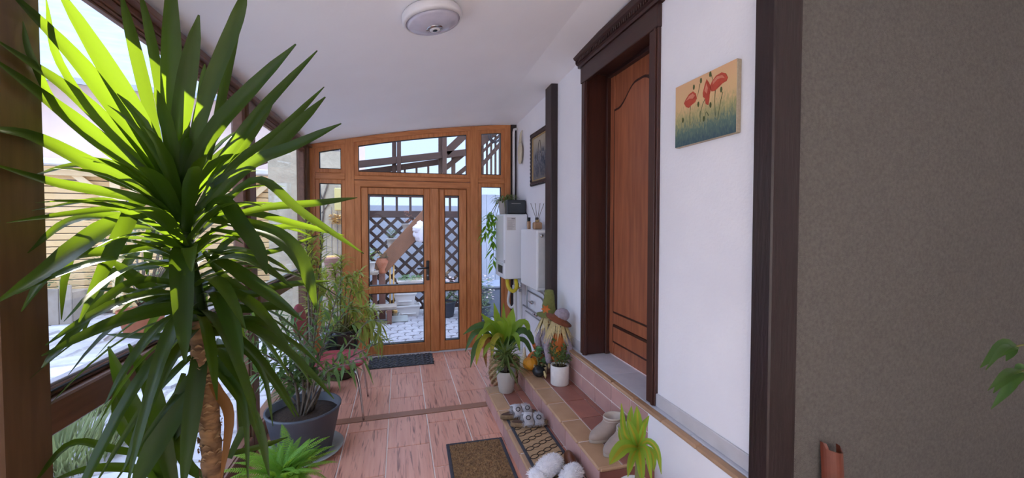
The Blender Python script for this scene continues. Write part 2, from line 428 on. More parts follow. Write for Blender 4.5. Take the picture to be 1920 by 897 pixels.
def thing(name, label, cat, loc=(0, 0, 0), rz=0.0, group=None): return tag(empty(name, loc, rz), label, cat, group)

def copy_tree(o, parent=None):
    c = o.copy(); COL.objects.link(c)
    if parent is not None: c.parent = parent
    for ch in [x for x in KIDS.get(o.name, [])]: copy_tree(ch, c)
    return c
KIDS = {}
def index_kids():
    KIDS.clear()
    for x in bpy.data.objects:
        if x.parent: KIDS.setdefault(x.parent.name, []).append(x)

def struct(o, label=None): return tag(o, label, None, None, 'structure')

def bez(pts, n):
    """Catmull-Rom through pts (Vectors), n samples."""
    P = [Vector(p) for p in pts]; out = []; m = len(P) - 1
    for i in range(n + 1):
        u = i / n * m; k = min(int(u), m - 1); t = u - k
        a = P[k - 1] if k > 0 else P[k] * 2 - P[k + 1]; b = P[k]; c = P[k + 1]; d = P[k + 2] if k + 2 <= m else P[k + 1] * 2 - P[k]
        out.append(0.5 * ((2 * b) + (c - a) * t + (2 * a - 5 * b + 4 * c - d) * t * t + (3 * b - a - 3 * c + d) * t ** 3))
    return out
def interp(xs, u):
    x = u * (len(xs) - 1); k = min(int(x), len(xs) - 2); return xs[k] + (xs[k + 1] - xs[k]) * (x - k)
def U(a, b): return random.uniform(a, b)

# ================================================================ SETTING
XL, XW, YE, LZ = -0.97, 1.435, 5.03, 0.525      # left glazing face, right wall, end wall, landing height
XN = 1.36                                        # landing edge

# ---------------- floor
fl = struct(MB().box((-1.05, -2.6, -0.06), (4.6, YE + 0.08, -0.004)).build('floor', M['grout']))
def mk_floor_tile():
    m = mk('wood_look_floor_tile', 'd9a08a', 0.36, 'c4856f', scale=5, stretch=(7, 0.42, 1), detail=6, contrast=0.45, rand=0.07, bump=0.06)
    nt = m.node_tree; L = nt.links.new
    p = next(n for n in nt.nodes if n.type == 'BSDF_PRINCIPLED'); ad = next(n for n in nt.nodes if n.type == 'VECT_MATH')
    mp = next(n for n in nt.nodes if n.type == 'MAPPING')
    base = p.inputs['Base Color'].links[0].from_socket
    nz = nn(nt, 'ShaderNodeTexNoise'); nz.inputs['Scale'].default_value = 9; nz.inputs['Detail'].default_value = 5; nz.inputs['Distortion'].default_value = 0.9
    L(ad.outputs[0], nz.inputs['Vector'])
    r = nn(nt, 'ShaderNodeMapRange'); r.inputs['From Min'].default_value = 0.55; r.inputs['From Max'].default_value = 0.70; r.inputs['To Max'].default_value = 0.8
    L(nz.outputs[0], r.inputs['Value'])
    mx = nn(nt, 'ShaderNodeMix', data_type='RGBA'); mx.inputs[7].default_value = (*lin('5d2f2a'), 1)
    L(r.outputs[0], mx.inputs[0]); L(base, mx.inputs[6]); L(mx.outputs[2], p.inputs['Base Color'])
    return m
M['floor_tile'] = mk_floor_tile()
_tc = {}
def rect_tile(name, sx, sy, sz, mat, bev=0.0025):
    k = (name, round(sx, 3), round(sy, 3), round(sz, 3))
    if k not in _tc: _tc[k] = MB().box((-sx / 2, -sy / 2, -sz / 2), (sx / 2, sy / 2, sz / 2), bev).mesh(name, mat)
    return _tc[k]
GAP = 0.0075
for ci in range(-4, 3):
    x0, x1 = 0.2 + 0.3 * ci, 0.5 + 0.3 * ci
    x0 = max(x0, -1.0); x1 = min(x1, XW)
    even = ci % 2 == 0
    segs = []
    lo = (3.23 if even else 2.935)
    ys = [lo - 0.6 * k for k in range(6)][::-1] + [lo + 0.6]
    segs += [(max(a, -0.2), min(b, 3.39)) for a, b in zip(ys, ys[1:]) if a < 3.38]
    lo = (3.465 if even else 3.16)
    ys = [lo + 0.6 * k for k in range(5)]
    segs += [(max(a, 3.48), min(b, YE)) for a, b in zip(ys, ys[1:]) if b > 3.49 and a < YE]
    for a, b in segs:
        if b - a < 0.03: continue
        if x0 > 0.7 and b < 3.48: continue
        sx, sy = x1 - x0 - GAP, b - a - GAP
        put('floor_tile', rect_tile('floor_tile', sx, sy, 0.01, M['floor_tile']), fl, ((x0 + x1) / 2, (a + b) / 2, -0.004))
struct(MB().box((-0.97, 3.392, -0.003), (0.72, 3.476, 0.004), 0.002).build('trim_1', M['brown_strip']), 'flat brown expansion strip across the tiled floor')
struct(MB().box((-0.45, 4.955, -0.003), (0.98, 5.0, 0.014), 0.004).build('trim_2', M['skirting']), 'grey threshold strip under the double door')

# ---------------- ceiling: slope from the glazing up to a flat band along the right wall
def ceil_row(y):
    u = (5.05 - y) / (5.05 - 2.3)
    cz = 2.80 + 0.13 * u; cx = 1.075
    zr = 2.83 + 0.13 * u
    zl = 2.455 + 0.02 * u
    pts = [(-1.12, zl - 0.03)]
    for k in range(7):
        x = -1.0 + (cx + 1.0) * k / 6; t = k / 6
        bow = 0.035 * (1 - u) * math.sin(PI * t)
        pts.append((x, zl + (cz - zl) * t + bow))
    pts += [(XW + 0.3, zr + 0.005)]
    return [Vector((x, y, z)) for x, z in pts]
mb = MB(); rows = [ceil_row(y) for y in (5.12, 4.2, 3.2, 2.3, 1.3)] + [[Vector((p.x, -2.7, p.z)) for p in ceil_row(1.3)]]
n = len(rows[0])
for a, b in zip(rows, rows[1:]):
    up = Vector((0, 0, 0.1)); mb.add(a + b, [(i, i + 1, n + i + 1, n + i) for i in range(n - 1)], False)
    mb.add([p + up for p in a] + [p + up for p in b], [(i, n + i, n + i + 1, i + 1) for i in range(n - 1)], False)
ce = struct(mb.build('ceiling', M['ceiling']))
struct(MB().box((XW + 0.2, -2.7, 3.0), (4.7, 1.5, 3.1)).build('ceiling.001', M['ceiling']))

# ---------------- right wall with the recessed doorway, the beige wall and the closed room behind the camera
DY0, DY1, DZ1 = 2.05, 2.985, 2.80
mb = MB()
mb.box((XW, 1.30, -0.05), (XW + 0.28, DY0, 3.1)); mb.box((XW, DY1, -0.05), (XW + 0.28, YE + 0.1, 3.1)); mb.box((XW, DY0, DZ1), (XW + 0.28, DY1, 3.1))
mb.box((XW, DY0, -0.05), (XW + 0.28, DY1, LZ - 0.02))
struct(mb.build('wall_right', M['white_wall']))
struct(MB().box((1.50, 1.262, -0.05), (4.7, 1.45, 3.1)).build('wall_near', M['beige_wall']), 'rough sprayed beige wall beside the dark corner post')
mb = MB(); WB0, WB1, WBZ0, WBZ1 = -0.85, 1.6, 0.3, 2.25
for a_, b_ in (((-1.2, -0.05), (WB0, 3.1)), ((WB1, -0.05), (4.7, 3.1)), ((WB0, -0.05), (WB1, WBZ0)), ((WB0, WBZ1), (WB1, 3.1))): mb.box((a_[0], -2.75, a_[1]), (b_[0], -2.6, b_[1]))
struct(mb.build('wall_back', M['white_wall']))
mb = MB()
for a_, b_ in (((WB0, WBZ0), (WB0 + .06, WBZ1)), ((WB1 - .06, WBZ0), (WB1, WBZ1)), ((WB0 + .06, WBZ0), (WB1 - .06, WBZ0 + .06)), ((WB0 + .06, WBZ1 - .06), (WB1 - .06, WBZ1))): mb.box((a_[0], -2.72, a_[1]), (b_[0], -2.63, b_[1]), .005)
wb_ = struct(mb.build('window_fill', M['pvc_v'])); MB().box((WB0 + .06, -2.68, WBZ0 + .06), (WB1 - .06, -2.672, WBZ1 - .06)).build('pane', M['glass'], wb_)  # added window, unseen behind the camera, lets in fill light
def curtain(name, label, p, q, z0, z1):  # added out of view; bright cloth acts as diffuse interior fill
    """an added sheer curtain, unseen, hanging in folds from p to q"""
    p = Vector((*p, 0)); q = Vector((*q, 0)); d = (q - p); L_ = d.length; d.normalize(); nrm_ = Vector((-d.y, d.x, 0)); N_ = int(L_ / .02); vs = []
    for i in range(N_ + 1):
        b_ = p + d * (L_ * i / N_) + nrm_ * (.02 * math.sin(i * .9) + .006 * math.sin(i * .37)); vs += [b_ + Vector((0, 0, z0)), b_ + Vector((0, 0, z1))]
    mb = MB().add(vs, [(2 * i, 2 * i + 2, 2 * i + 3, 2 * i + 1) for i in range(N_)], True)
    o = struct(mb.build(name, M['curtain']), label); MB().tube([p - d * .05 + Vector((0, 0, z1 + .005)), q + d * .05 + Vector((0, 0, z1 + .005))], .01, 8).build('curtain_rod', M['steel'], o)
curtain('added_fill_curtain', 'added sheer white curtain diffusing fill light from the added window behind the camera', (WB0 - .05, -2.53), (WB1 + .05, -2.53), .1, 2.34)
curtain('added_fill_curtain', 'added sheer white curtain diffusing fill light through the side glazing behind the first bay', (-.90, -2.42), (-.90, -.05), .05, 2.36)
struct(MB().box((4.6, -2.7, -0.05), (4.75, 1.4, 3.1)).build('wall_side', M['white_wall']))
struct(MB().box((-1.14, -2.7, -0.05), (-0.96, -2.42, 2.6)).build('wall_left', M['white_wall']))
# dark timber posts
struct(MB().box((1.385, 1.243, -0.05), (1.525, 1.337, 3.0), 0.006).build('trim_3', M['dark_wood']), 'dark stained corner post between white and beige wall')
struct(MB().box((1.37, 3.58, 0.0), (XW + 0.01, 3.745, 2.90), 0.006).build('trim_4', M['dark_wood']), 'dark stained post on the white wall beside the boiler')
struct(MB().box((1.36, 4.975, 0.0), (XW + 0.01, 5.03, 2.83), 0.004).build('trim_5', M['dark_wood']), 'dark timber strip in the far right corner')
# skirtings on the landing
struct(MB().box((1.423, 1.337, LZ), (XW + 0.002, DY0 - 0.03, LZ + 0.075), 0.004).build('baseboard_right', M['skirting']))
struct(MB().box((1.423, DY1 + 0.03, LZ), (XW + 0.002, 3.49, LZ + 0.075), 0.004).build('baseboard_right.001', M['skirting']))

# ---------------- tiled steps up to the door
st = tag(empty('tiled_steps', (0.72, 1.5, 0)), 'two tiled steps with ochre nosings leading up to the landing', 'steps')
def sput(name, me, c): return put(name, me, st, (c[0] - 0.72, c[1] - 1.5, c[2]))
T = 0.008
X1, X2, Z1, Z2, Y1N, Y2N, YF = 0.72, 1.02, 0.133, 0.276, 1.45, 1.93, 3.49
mb = MB()
def off(a): return (a[0] - 0.72, a[1] - 1.5, a[2])
mb.box(off((X1 + T - .002, Y1N + .006, 0)), off((X2 + .05, YF - .004, Z1 - T + .001))); mb.box(off((X2 + T - .002, Y2N + .006, 0)), off((XN + .05, YF - .004, Z2 - T + .001)))
mb.box(off((X2, Y1N + .006, 0)), off((XN + .02, Y2N + .02, Z1 - T + .001)))
mb.build('core', M['grout_dark'], st)
def run(name, mat, x0, x1, ys, z0, z1, bev=0.003):
    for a, b in zip(ys, ys[1:]):
        if abs(b - a) < 0.02: continue
        g = 0.003
        me = rect_tile(name, x1 - x0, b - a - g * 3, z1 - z0, mat, bev)
        sput(name, me, ((x0 + x1) / 2, (a + b) / 2, (z0 + z1) / 2))
ys1 = [3.49, 3.33, 3.02, 2.72, 2.42, 2.12, 1.82, 1.45][::-1]
run('nosing_tile', M['ochre'], X1 - .006, 0.832, ys1, Z1 - .02, Z1, 0.008)
run('tread_tile', M['rust'], 0.836, 0.95, ys1, Z1 - T, Z1)
run('tread_tile', M['rust'], 0.954, X2, ys1, Z1 - T, Z1)
ysr = [3.49, 3.257, 3.05, 2.85, 2.653, 2.434, 2.22, 2.0, 1.78, 1.45][::-1]
run('riser_tile', M['riser'], X1, X1 + T, ysr, 0.004, Z1 - .022)
ys2 = [3.49, 3.264, 2.998, 2.73, 2.466, 2.206, 1.93][::-1]
run('nosing_tile', M['ochre'], X2 - .008, 1.158, ys2, Z2 - .02, Z2, 0.008)
run('tread_tile', M['rust'], 1.162, 1.317, ys2, Z2 - T, Z2)
run('tread_tile', M['rust'], 1.321, XN, ys2, Z2 - T, Z2)
ysr2 = [3.49, 3.27, 3.063, 2.853, 2.631, 2.40, 2.17, 1.93][::-1]
run('riser_tile', M['riser'], X2, X2 + T, ysr2, Z1 + .002, Z2 - .022)
# treads of the wrapped lower step below the near end of the upper one, and that end's own face
run('tread_tile', M['rust'], X2 + .004, 1.19, [1.45, 1.69, 1.93], Z1 - T, Z1); run('tread_tile', M['rust'], 1.194, XN, [1.45, 1.69, 1.93], Z1 - T, Z1)
for a, b in ((X2, 1.19), (1.19, XN)):
    sput('nosing_tile', rect_tile('nosing_tile_end', b - a - .003, 0.014, 0.02, M['ochre'], .006), ((a + b) / 2, Y2N - .002, Z2 - .01))
    sput('riser_tile', rect_tile('riser_tile_end', b - a - .003, T, Z2 - Z1 - .024, M['rust']), ((a + b) / 2, Y2N + .004, (Z1 + Z2) / 2 - .01))

# landing: tall tiled riser in two rows, white plaster nearer the camera, ochre edge and grey stone
ld = tag(empty('landing', (XN, 1.3, 0)), 'raised landing with tiled riser, ochre edge and grey stone top', 'landing', None, 'structure')
def lput(name, me, c): return put(name, me, ld, (c[0] - XN, c[1] - 1.3, c[2]))
mb = MB(); mb.box((0.006, 0.04, 0), (XW - XN + .3, YF - 1.3, LZ - .012)); mb.build('core', M['grout_dark'], ld)
MB().box((0.0, 0.037, 0), (0.02, 2.0 - 1.3, LZ - .022)).build('plaster_face', M['white_wall'], ld)
for r in range(2):
    z0 = Z2 + .002 + r * (LZ - .024 - Z2) / 2; z1 = z0 + (LZ - .024 - Z2) / 2 - .009
    ys = [3.49, 3.352, 3.119, 2.886, 2.653, 2.42, 2.187, 2.0][::-1]
    for a, b in zip(ys, ys[1:]):
        lput('riser_tile', rect_tile('riser_tile', T, b - a - .009, z1 - z0, M['riser']), (XN + T / 2, (a + b) / 2, (z0 + z1) / 2))
ys = [1.337] + [1.337 + (3.49 - 1.337) * k / 8 for k in range(1, 9)]
for a, b in zip(ys, ys[1:]):
    lput('nosing_tile', rect_tile('nosing_tile', 0.048, b - a - .002, 0.022, M['ochre'], .008), (XN - .008 + .024, (a + b) / 2, LZ - .011))
for a, b in ((1.337, 1.7), (1.7, DY0), (DY0, 2.52), (2.52, DY1), (DY1, 3.49)):
    inside = a >= DY0 - .01 and b <= DY1 + .01
    x1 = XW + 0.2 if inside else XW
    lput('stone_slab', rect_tile('stone_slab', x1 - (XN + .042), b - a - .002, 0.014, M['grey_tile']), ((x1 + XN + .042) / 2, (a + b) / 2, LZ - .008))

# ---------------- interior door
dr = struct(empty('door_1', (XW, DY0, LZ)), 'reddish brown wooden interior door with arched panel in a deep dark casing')
def D(p): return (p[0] - XW, p[1] - DY0, p[2] - LZ)
C0, C1 = 2.017, 3.02
for nm, y0, y1 in (('casing_board', C0, C0 + .085), ('casing_board', C1 - .085, C1)):
    MB().box(D((XW - .022, y0, LZ)), D((XW + .004, y1, 2.70)), .004).box(D((XW - .03, y0 + .012, LZ)), D((XW - .02, y0 + .032, 2.70)), .003).build(nm, M['door_dark'], dr)
for y0, y1 in ((DY0 + .001, DY0 + .03), (DY1 - .03, DY1 - .001)):
    MB().box(D((XW - .01, y0, LZ)), D((XW + .25, y1, 2.765)), .003).build('jamb_lining', M['door_dark'], dr)
    MB().box(D((XW + .16, y0 if y0 < 2.5 else y0 - .025, LZ)), D((XW + .2, y1 + .025 if y0 < 2.5 else y1, 2.765)), .004).build('door_stop', M['door_dark'], dr)
MB().box(D((XW - .01, DY0 + .03, 2.762)), D((XW + .25, DY1 - .03, 2.795)), .003).build('head_lining', M['door_dark_y'], dr)
MB().box(D((XW + .16, DY0 + .03, 2.735)), D((XW + .2, DY1 - .03, 2.765)), .003).build('door_stop', M['door_dark_y'], dr)
MB().box(D((XW - .03, C0 - .005, 2.70)), D((XW + .004, C1 + .005, 2.83)), .004).build('head_casing', M['door_dark_y'], dr)
cn = MB()
prof = [(0.0, 2.83), (-.04, 2.83), (-.042, 2.85), (-.055, 2.856), (-.058, 2.885), (-.075, 2.895), (-.085, 2.915), (-.085, 2.93), (0, 2.93)]
cn.prism([(XW + u - XW, z - LZ) for u, z in prof], 'y', C0 - .03 - DY0, C1 + .03 - DY0)
# prism 'y' maps (u, w, v): u = x, v = z
cornice = cn.build('cornice', M['door_dark_y'], dr)
db = MB()
k = C0 - .02
while k < C1 + .02:
    db.box(D((XW - .066, k, 2.858)), D((XW - .056, k + .014, 2.884)), .002); k += .024
db.build('dentil_row', M['door_dark_y'], cornice)
# leaf with a cathedral-arched upper panel and a low panel
LX = XW + 0.2
lf = MB().box(D((LX, DY0 + .03, LZ + .006)), D((LX + .045, DY1 - .03, 2.755)), .003).build('door_leaf', M['door_wood'], dr)
py0, py1 = DY0 + .13, DY1 - .135
def arch(y0, y1, z0, z1, n=22):
    pts = [(y0, z0), (y1, z0)]
    for i in range(n + 1):
        t = i / n; y = y1 + (y0 - y1) * t; c = abs(2 * t - 1)
        h = 0.13 * (0.5 + 0.5 * math.cos(PI * min(1, max(0, (c - .12) / .72)))) if c < .84 else 0
        pts.append((y, z1 - .13 + h))
    return pts
def panel(poly, name, mat, d0, d1, par): MB().prism([(y - DY0, z - LZ) for y, z in poly], 'x', d0 - XW, d1 - XW).build(name, mat, par)
up_outer = arch(py0 - .016, py1 + .016, 0.874, 2.604); up_in = arch(py0, py1, 0.89, 2.585)
panel(up_outer, 'panel_moulding', M['door_dark'], LX - .014, LX + .004, lf); panel(up_in, 'upper_panel', M['door_wood'], LX - .018, LX, lf)
lo_o = [(py0 - .016, LZ + .114), (py1 + .016, LZ + .114), (py1 + .016, .781), (py0 - .016, .781)]; lo_i = [(py0, LZ + .13), (py1, LZ + .13), (py1, .765), (py0, .765)]
panel(lo_o, 'panel_moulding', M['door_dark'], LX - .014, LX + .004, lf); panel(lo_i, 'lower_panel', M['door_wood'], LX - .018, LX, lf)
for y0, y1 in ((DY0 + .034, py0 - .018), (py1 + .018, DY1 - .034)): MB().box(D((LX - .008, y0, LZ + .02)), D((LX + .002, y1, 2.74)), .003).build('stile', M['door_wood'], lf)
MB().box(D((LX - .008, py0 - .016, .785)), D((LX + .002, py1 + .016, .87)), .003).build('middle_rail', M['door_wood'], lf)
MB().box(D((LX - .012, DY0 + .055, 1.50)), D((LX - .007, DY0 + .075, 1.58)), .002).build('keyhole_plate', M['dark_rubber'], lf)

# ---------------- end wall: golden oak frame with a double door
ew = struct(empty('window_1', (0, YE, 0)), 'golden oak glazed end wall around the double door')
EY0, EY1 = -0.035, 0.045
def fz(x):   # underside of the ceiling at the end wall
    t = (x + 1.0) / 2.075
    if t >= 1: return 2.80 + 0.03 * (x - 1.075) / 0.36
    return 2.455 + 0.345 * t + 0.035 * math.sin(PI * t)
def vbar(x0, x1, z0, z1=None, d=(EY0, EY1), name='mullion', par=None, mat='pvc', bev=.006):
    mb = MB()
    if z1 is None:
        poly = [(x0, z0), (x1, z0), (x1, fz(x1) - .004), (x0, fz(x0) - .004)]
        mb.prism(poly, 'y', d[0], d[1])
    else: mb.box((x0, d[0], z0), (x1, d[1], z1), bev)
    return mb.build(name, M[mat], par or ew)
def hbar(x0, x1, z0, z1, d=(EY0, EY1), name='transom', par=None, mat='pvc_h', bev=.006): return MB().box((x0, d[0], z0), (x1, d[1], z1), bev).build(name, M[mat], par or ew)
vbar(-0.985, -0.92, 0); vbar(-0.60, -0.505, 0); vbar(-0.505, -0.434, 0, 2.01, name='door_jamb'); vbar(0.797, 0.845, 0, 2.01, name='door_jamb'); vbar(0.845, 0.94, 0); vbar(1.285, 1.36, 0)
hbar(-0.505, 0.845, 1.998, 2.075, name='door_head'); hbar(-0.505, 0.845, 2.08, 2.13)
hbar(-0.92, -0.60, 2.075, 2.15); hbar(0.94, 1.285, 2.075, 2.14)
hbar(-0.92, -0.60, 0, .09, name='bottom_rail'); hbar(0.94, 1.285, 0, .09, name='bottom_rail')
def top_rail(x0, x1):
    mb = MB(); n = 6; lo = [(x0 + (x1 - x0) * i / n, fz(x0 + (x1 - x0) * i / n) - .055) for i in range(n + 1)]
    mb.prism(lo + [(x, fz(x) - .003) for x, z in lo[::-1]], 'y', EY0, EY1); return mb.build('top_rail', M['pvc_h'], ew)
for a, b in ((-.92, -.60), (-.505, .845), (.94, 1.285)): top_rail(a, b)
def sash(x0, x1, z0, z1, w=.05, d=(-.022, .03), slope=False):
    """four bars and a pane inside an opening; returns the frame object holding the pane"""
    mb = MB(); t0 = (lambda x: fz(x) - .055) if slope else (lambda x: z1)
    mb.box((x0, d[0], z0), (x0 + w, d[1], t0(x0) - 0), .005) if not slope else mb.prism([(x0, z0), (x0 + w, z0), (x0 + w, t0(x0 + w)), (x0, t0(x0))], 'y', *d)
    mb.box((x1 - w, d[0], z0), (x1, d[1], t0(x1)), .005) if not slope else mb.prism([(x1 - w, z0), (x1, z0), (x1, t0(x1)), (x1 - w, t0(x1 - w))], 'y', *d)
    mb.box((x0 + w, d[0], z0), (x1 - w, d[1], z0 + w), .005)
    n = 5; xs = [x0 + w + (x1 - x0 - 2 * w) * i / n for i in range(n + 1)]
    mb.prism([(x, t0(x) - w) for x in xs] + [(x, t0(x)) for x in xs[::-1]], 'y', *d)
    fr = mb.build('sash_frame', M['pvc'], ew)
    g = MB()
    k = .006
    for (a, b, c, e) in ((x0 + w, x0 + w + k, z0 + w, None), (x1 - w - k, x1 - w, z0 + w, None)):
        g.prism([(a, c), (b, c), (b, t0(b) - w), (a, t0(a) - w)], 'y', d[0] + .004, d[1] - .004)
    g.box((x0 + w, d[0] + .004, z0 + w), (x1 - w, d[1] - .004, z0 + w + k))
    g.prism([(x, t0(x) - w - k) for x in xs] + [(x, t0(x) - w) for x in xs[::-1]], 'y', d[0] + .004, d[1] - .004)
    g.build('gasket', M['gasket'], fr)
    MB().prism([(x0 + w, z0 + w), (x1 - w, z0 + w)] + [(x, t0(x) - w) for x in xs[::-1]], 'y', -.002, .004).build('pane', M['glass'], fr)
    return fr
sash(-.92, -.60, 2.15, None, .045, slope=True); sash(-.505, .845, 2.13, None, .045, slope=True); sash(.94, 1.285, 2.14, None, .045, slope=True)
sash(-.92, -.60, .09, 2.075, .045); sash(.94, 1.285, .09, 2.075, .045)

dd = struct(empty('door_2', (0, YE, 0)), 'golden oak double door with four glass panes and black handle')
def leafdoor(x0, x1, gx0, gx1, nm):
    d = (-.05, .03); mb = MB()
    mb.box((x0, d[0], .012), (gx0, d[1], 1.99), .008); mb.box((gx1, d[0], .012), (x1, d[1], 1.99), .008)
    for z0, z1 in ((.012, .132), (.748, .836), (1.912, 1.99)): mb.box((gx0, d[0], z0), (gx1, d[1], z1), .008)
    mb.box((x0 - .01, .0, .012), (x1 + .01, .03, .13)).box((x0 - .01, .0, 1.915), (x1 + .01, .03, 2.0)).box((x0 - .01, .0, .1), (gx0, .03, 1.95)).box((gx1, .0, .1), (x1 + .01, .03, 1.95))
    o = mb.build(nm, M['pvc'], dd)
    for z0, z1 in ((.132, .748), (.836, 1.912)):
        g = MB(); k = .007
        g.box((gx0, d[0] + .006, z0), (gx0 + k, d[1], z1)).box((gx1 - k, d[0] + .006, z0), (gx1, d[1], z1)).box((gx0, d[0] + .006, z0), (gx1, d[1], z0 + k)).box((gx0, d[0] + .006, z1 - k), (gx1, d[1], z1))
        g.build('gasket', M['gasket'], o)
        MB().box((gx0, -.004, z0), (gx1, .002, z1)).build('pane', M['glass'], o)
    return o
l1 = leafdoor(-.428, .352, -.355, .277, 'door_leaf'); l2 = leafdoor(.458, .792, .526, .702, 'door_leaf')
MB().box((.352, -.072, .012), (.458, .03, 1.995), .012).build('meeting_stile', M['pvc'], dd)
MB().box((-.43, -.045, -.002), (.8, .03, .012), .003).build('door_seal', M['gasket'], dd)
hb = MB().box((.302, -.066, .885), (.338, -.05, 1.125), .006)
hb.tube([(.32, -.06, 1.04), (.32, -.10, 1.04), (.30, -.11, 1.04), (.195, -.11, 1.035)], .011, 8)
hb.build('door_handle', M['black_plastic'], l1)
MB().tube([(.32, -.068, .945), (.32, -.074, .945)], .012, 10).build('lock_cylinder', M['steel'], l1)

# ---------------- left glazing (bays along the corridor)
GX0, GX1 = -1.075, XL
lg = struct(empty('window_2', (XL, 0, 0)), 'long window wall, frames coloured dark as backlit, along the left side of the corridor')
def G(a): return (a[0] - XL, a[1], a[2])
def lbox(a, b, name, mat, bev=.006, par=None): return MB().box(G(a), G(b), bev).build(name, M[mat], par or lg)
lbox((GX0 - .02, 1.265, 0), (GX1 + .035, 1.415, 2.44), 'post', 'pvc_v'); lbox((GX0, 3.10, 0), (GX1, 3.23, 2.43), 'post', 'pvc_v')
lbox((GX0, 4.86, 0), (GX1, 5.0, 2.44), 'corner_post', 'pvc_v'); lbox((GX0, -.02, 0), (GX1 + .02, .07, 2.43), 'post', 'pvc_v'); lbox((GX0, -1.25, 0), (GX1, -1.13, 2.43), 'post', 'pvc_v')
hd = MB().box(G((GX0, -2.42, 2.395)), G((GX1 - .01, 5.0, 2.44)), .004)
hd.box(G((GX1 - .012, 1.40, 2.42)), G((GX1 + .03, 5.0, 2.452)), .004).build('head_rail', M['pvc_y'], lg)
for y0, y1 in ((-2.42, -1.25), (-1.13, -.02), (.07, 1.265), (1.415, 3.10), (3.23, 4.86)):
    lbox((GX0, y0, 0), (GX1, y1, .13), 'bottom_rail', 'pvc_y'); lbox((GX0, y0, .985), (GX1 + .012, y1, 1.085), 'rail', 'pvc_y')
    for z0, z1 in ((.13, .985), (1.085, 2.395)):
        mb = MB(); w_ = .05 if z0 > 1 else .012
        for a, b in (((y0, z0), (y0 + w_, z1)), ((y1 - w_, z0), (y1, z1)), ((y0 + w_, z1 - min(w_, .03)), (y1 - w_, z1)), ((y0 + w_, z0), (y1 - w_, z0 + w_ * .5))):
            mb.box(G((-1.05, a[0], a[1])), G((-.99, b[0], b[1])), .004)
        # stepped glazing bead
        if z0 > 1:
            mb.box(G((-1.04, y0 + w_, z1 - .042)), G((-1.0, y1 - w_, z1 - .03)), .003); mb.box(G((-1.032, y0 + w_, z1 - .05)), G((-1.008, y1 - w_, z1 - .042)), .002)
        fr = mb.build('sash_frame', M['pvc_y'], lg)
        if z0 > 1:
            MB().box(G((-1.03, y0 + w_, z0 + .02)), G((-1.0, y1 - w_, z0 + .034)), .002).build('glazing_spacer', M['steel'], fr)
            MB().box(G((-1.012, y0 + w_, z0 + .012)), G((-.985, y1 - w_, z0 + .02)), .002).build('gasket', M['gasket'], fr)
        MB().box(G((-1.024, y0 + w_ * .5, z0)), G((-1.018, y1 - w_ * .5, z1)), 0).build('pane', M['glass'], fr)
# eave beyond the glass
struct(MB().box((-1.2, -2.8, 2.52), (-1.0, 5.2, 2.60)).build('roof_eave', M['dark_roof']), 'brown boarded roof eave above the window wall')

# ================================================================ OUTDOORS
GZ = -0.03
struct(MB().box((-14, -9, -.3), (14, 16, GZ - .01)).build('ground', M['gravel']), 'sandy gravel ground of the garden and yard')

# ---------------- paved yard behind the double door: zigzag blocks laid one by one
yd = struct(MB().box((-1.25, 5.12, -.1), (2.4, 7.9, GZ)).build('pavement_1', M['gravel']), 'grey zigzag block paving behind the double door')
def paver_mesh():
    w_, h = .205, .165; e = .02
    p = [(-w_/2, -h/2), (-w_/4, -h/2 - e*.0), (-w_/8, -h/2 + e), (w_/8, -h/2 + e), (w_/4, -h/2), (w_/2, -h/2), (w_/2 - e, -h/6), (w_/2 - e, h/6), (w_/2, h/2),
         (w_/4, h/2), (w_/8, h/2 + e), (-w_/8, h/2 + e), (-w_/4, h/2), (-w_/2, h/2), (-w_/2 - e, h/6), (-w_/2 - e, -h/6)]
    p = [(x * .955, y * .95) for x, y in p]
    top = [(x * .95, y * .94) for x, y in p]
    n = len(p); vs = [(x, y, 0) for x, y in p] + [(x, y, .02) for x, y in p] + [(x, y, .027) for x, y in top]
    fs = [(i, (i + 1) % n, n + (i + 1) % n, n + i) for i in range(n)] + [(n + i, n + (i + 1) % n, 2 * n + (i + 1) % n, 2 * n + i) for i in range(n)] + [tuple(range(2 * n, 3 * n))]
    return MB().add(vs, fs).mesh('paver', M['paver'])
pm = paver_mesh()
for j in range(13):
    for i in range(12):
        put('paver', pm, yd, (-.85 + .205 * i + (.1025 if j % 2 else 0), 5.25 + .165 * j, GZ - .006 + U(-.002, .002)))

# ---------------- trellis fence with square grid on top
fc = thing('trellis_fence', 'brown diamond trellis fence with square grid top behind the double door', 'fence', (-.9, 7.4, GZ))
FO = Vector((-.9, 7.4, GZ))
def F(p): return Vector(p) - FO
fx0, fx1, fz0, fz1 = -1.0, 1.05, .08, 1.68
def clipline(x, z, dx, dz):
    """segment of the line through (x,z) inside the trellis rectangle"""
    t0, t1 = -9, 9
    for p, d, lo, hi in ((x, dx, fx0, fx1), (z, dz, fz0, fz1)):
        a, b = sorted(((lo - p) / d, (hi - p) / d)); t0 = max(t0, a); t1 = min(t1, b)
    return (t0, t1) if t1 - t0 > .06 else None
for k in range(-8, 18):
    for sgn in (1, -1):
        x = fx0 + .235 * k + (.05 if sgn > 0 else .0); c = clipline(x, fz0, sgn * .72, .70) if sgn > 0 else clipline(x, fz0, -.72, .70)
        if c:
            y = 7.38 if sgn > 0 else 7.393
            MB().bar(F((x + sgn * .72 * c[0], y, fz0 + .7 * c[0])), F((x + sgn * .72 * c[1], y, fz0 + .7 * c[1])), .052, .012, (0, 1, 0)).build('trellis_slat', M['lattice_wood'], fc)
for z0, z1 in ((.03, .10), (1.66, 1.78), (2.02, 2.07), (2.32, 2.38)):
    MB().box(F((-1.05, 7.36, z0)), F((1.4, 7.42, z1)), .004).build('rail', M['lattice_wood'], fc)
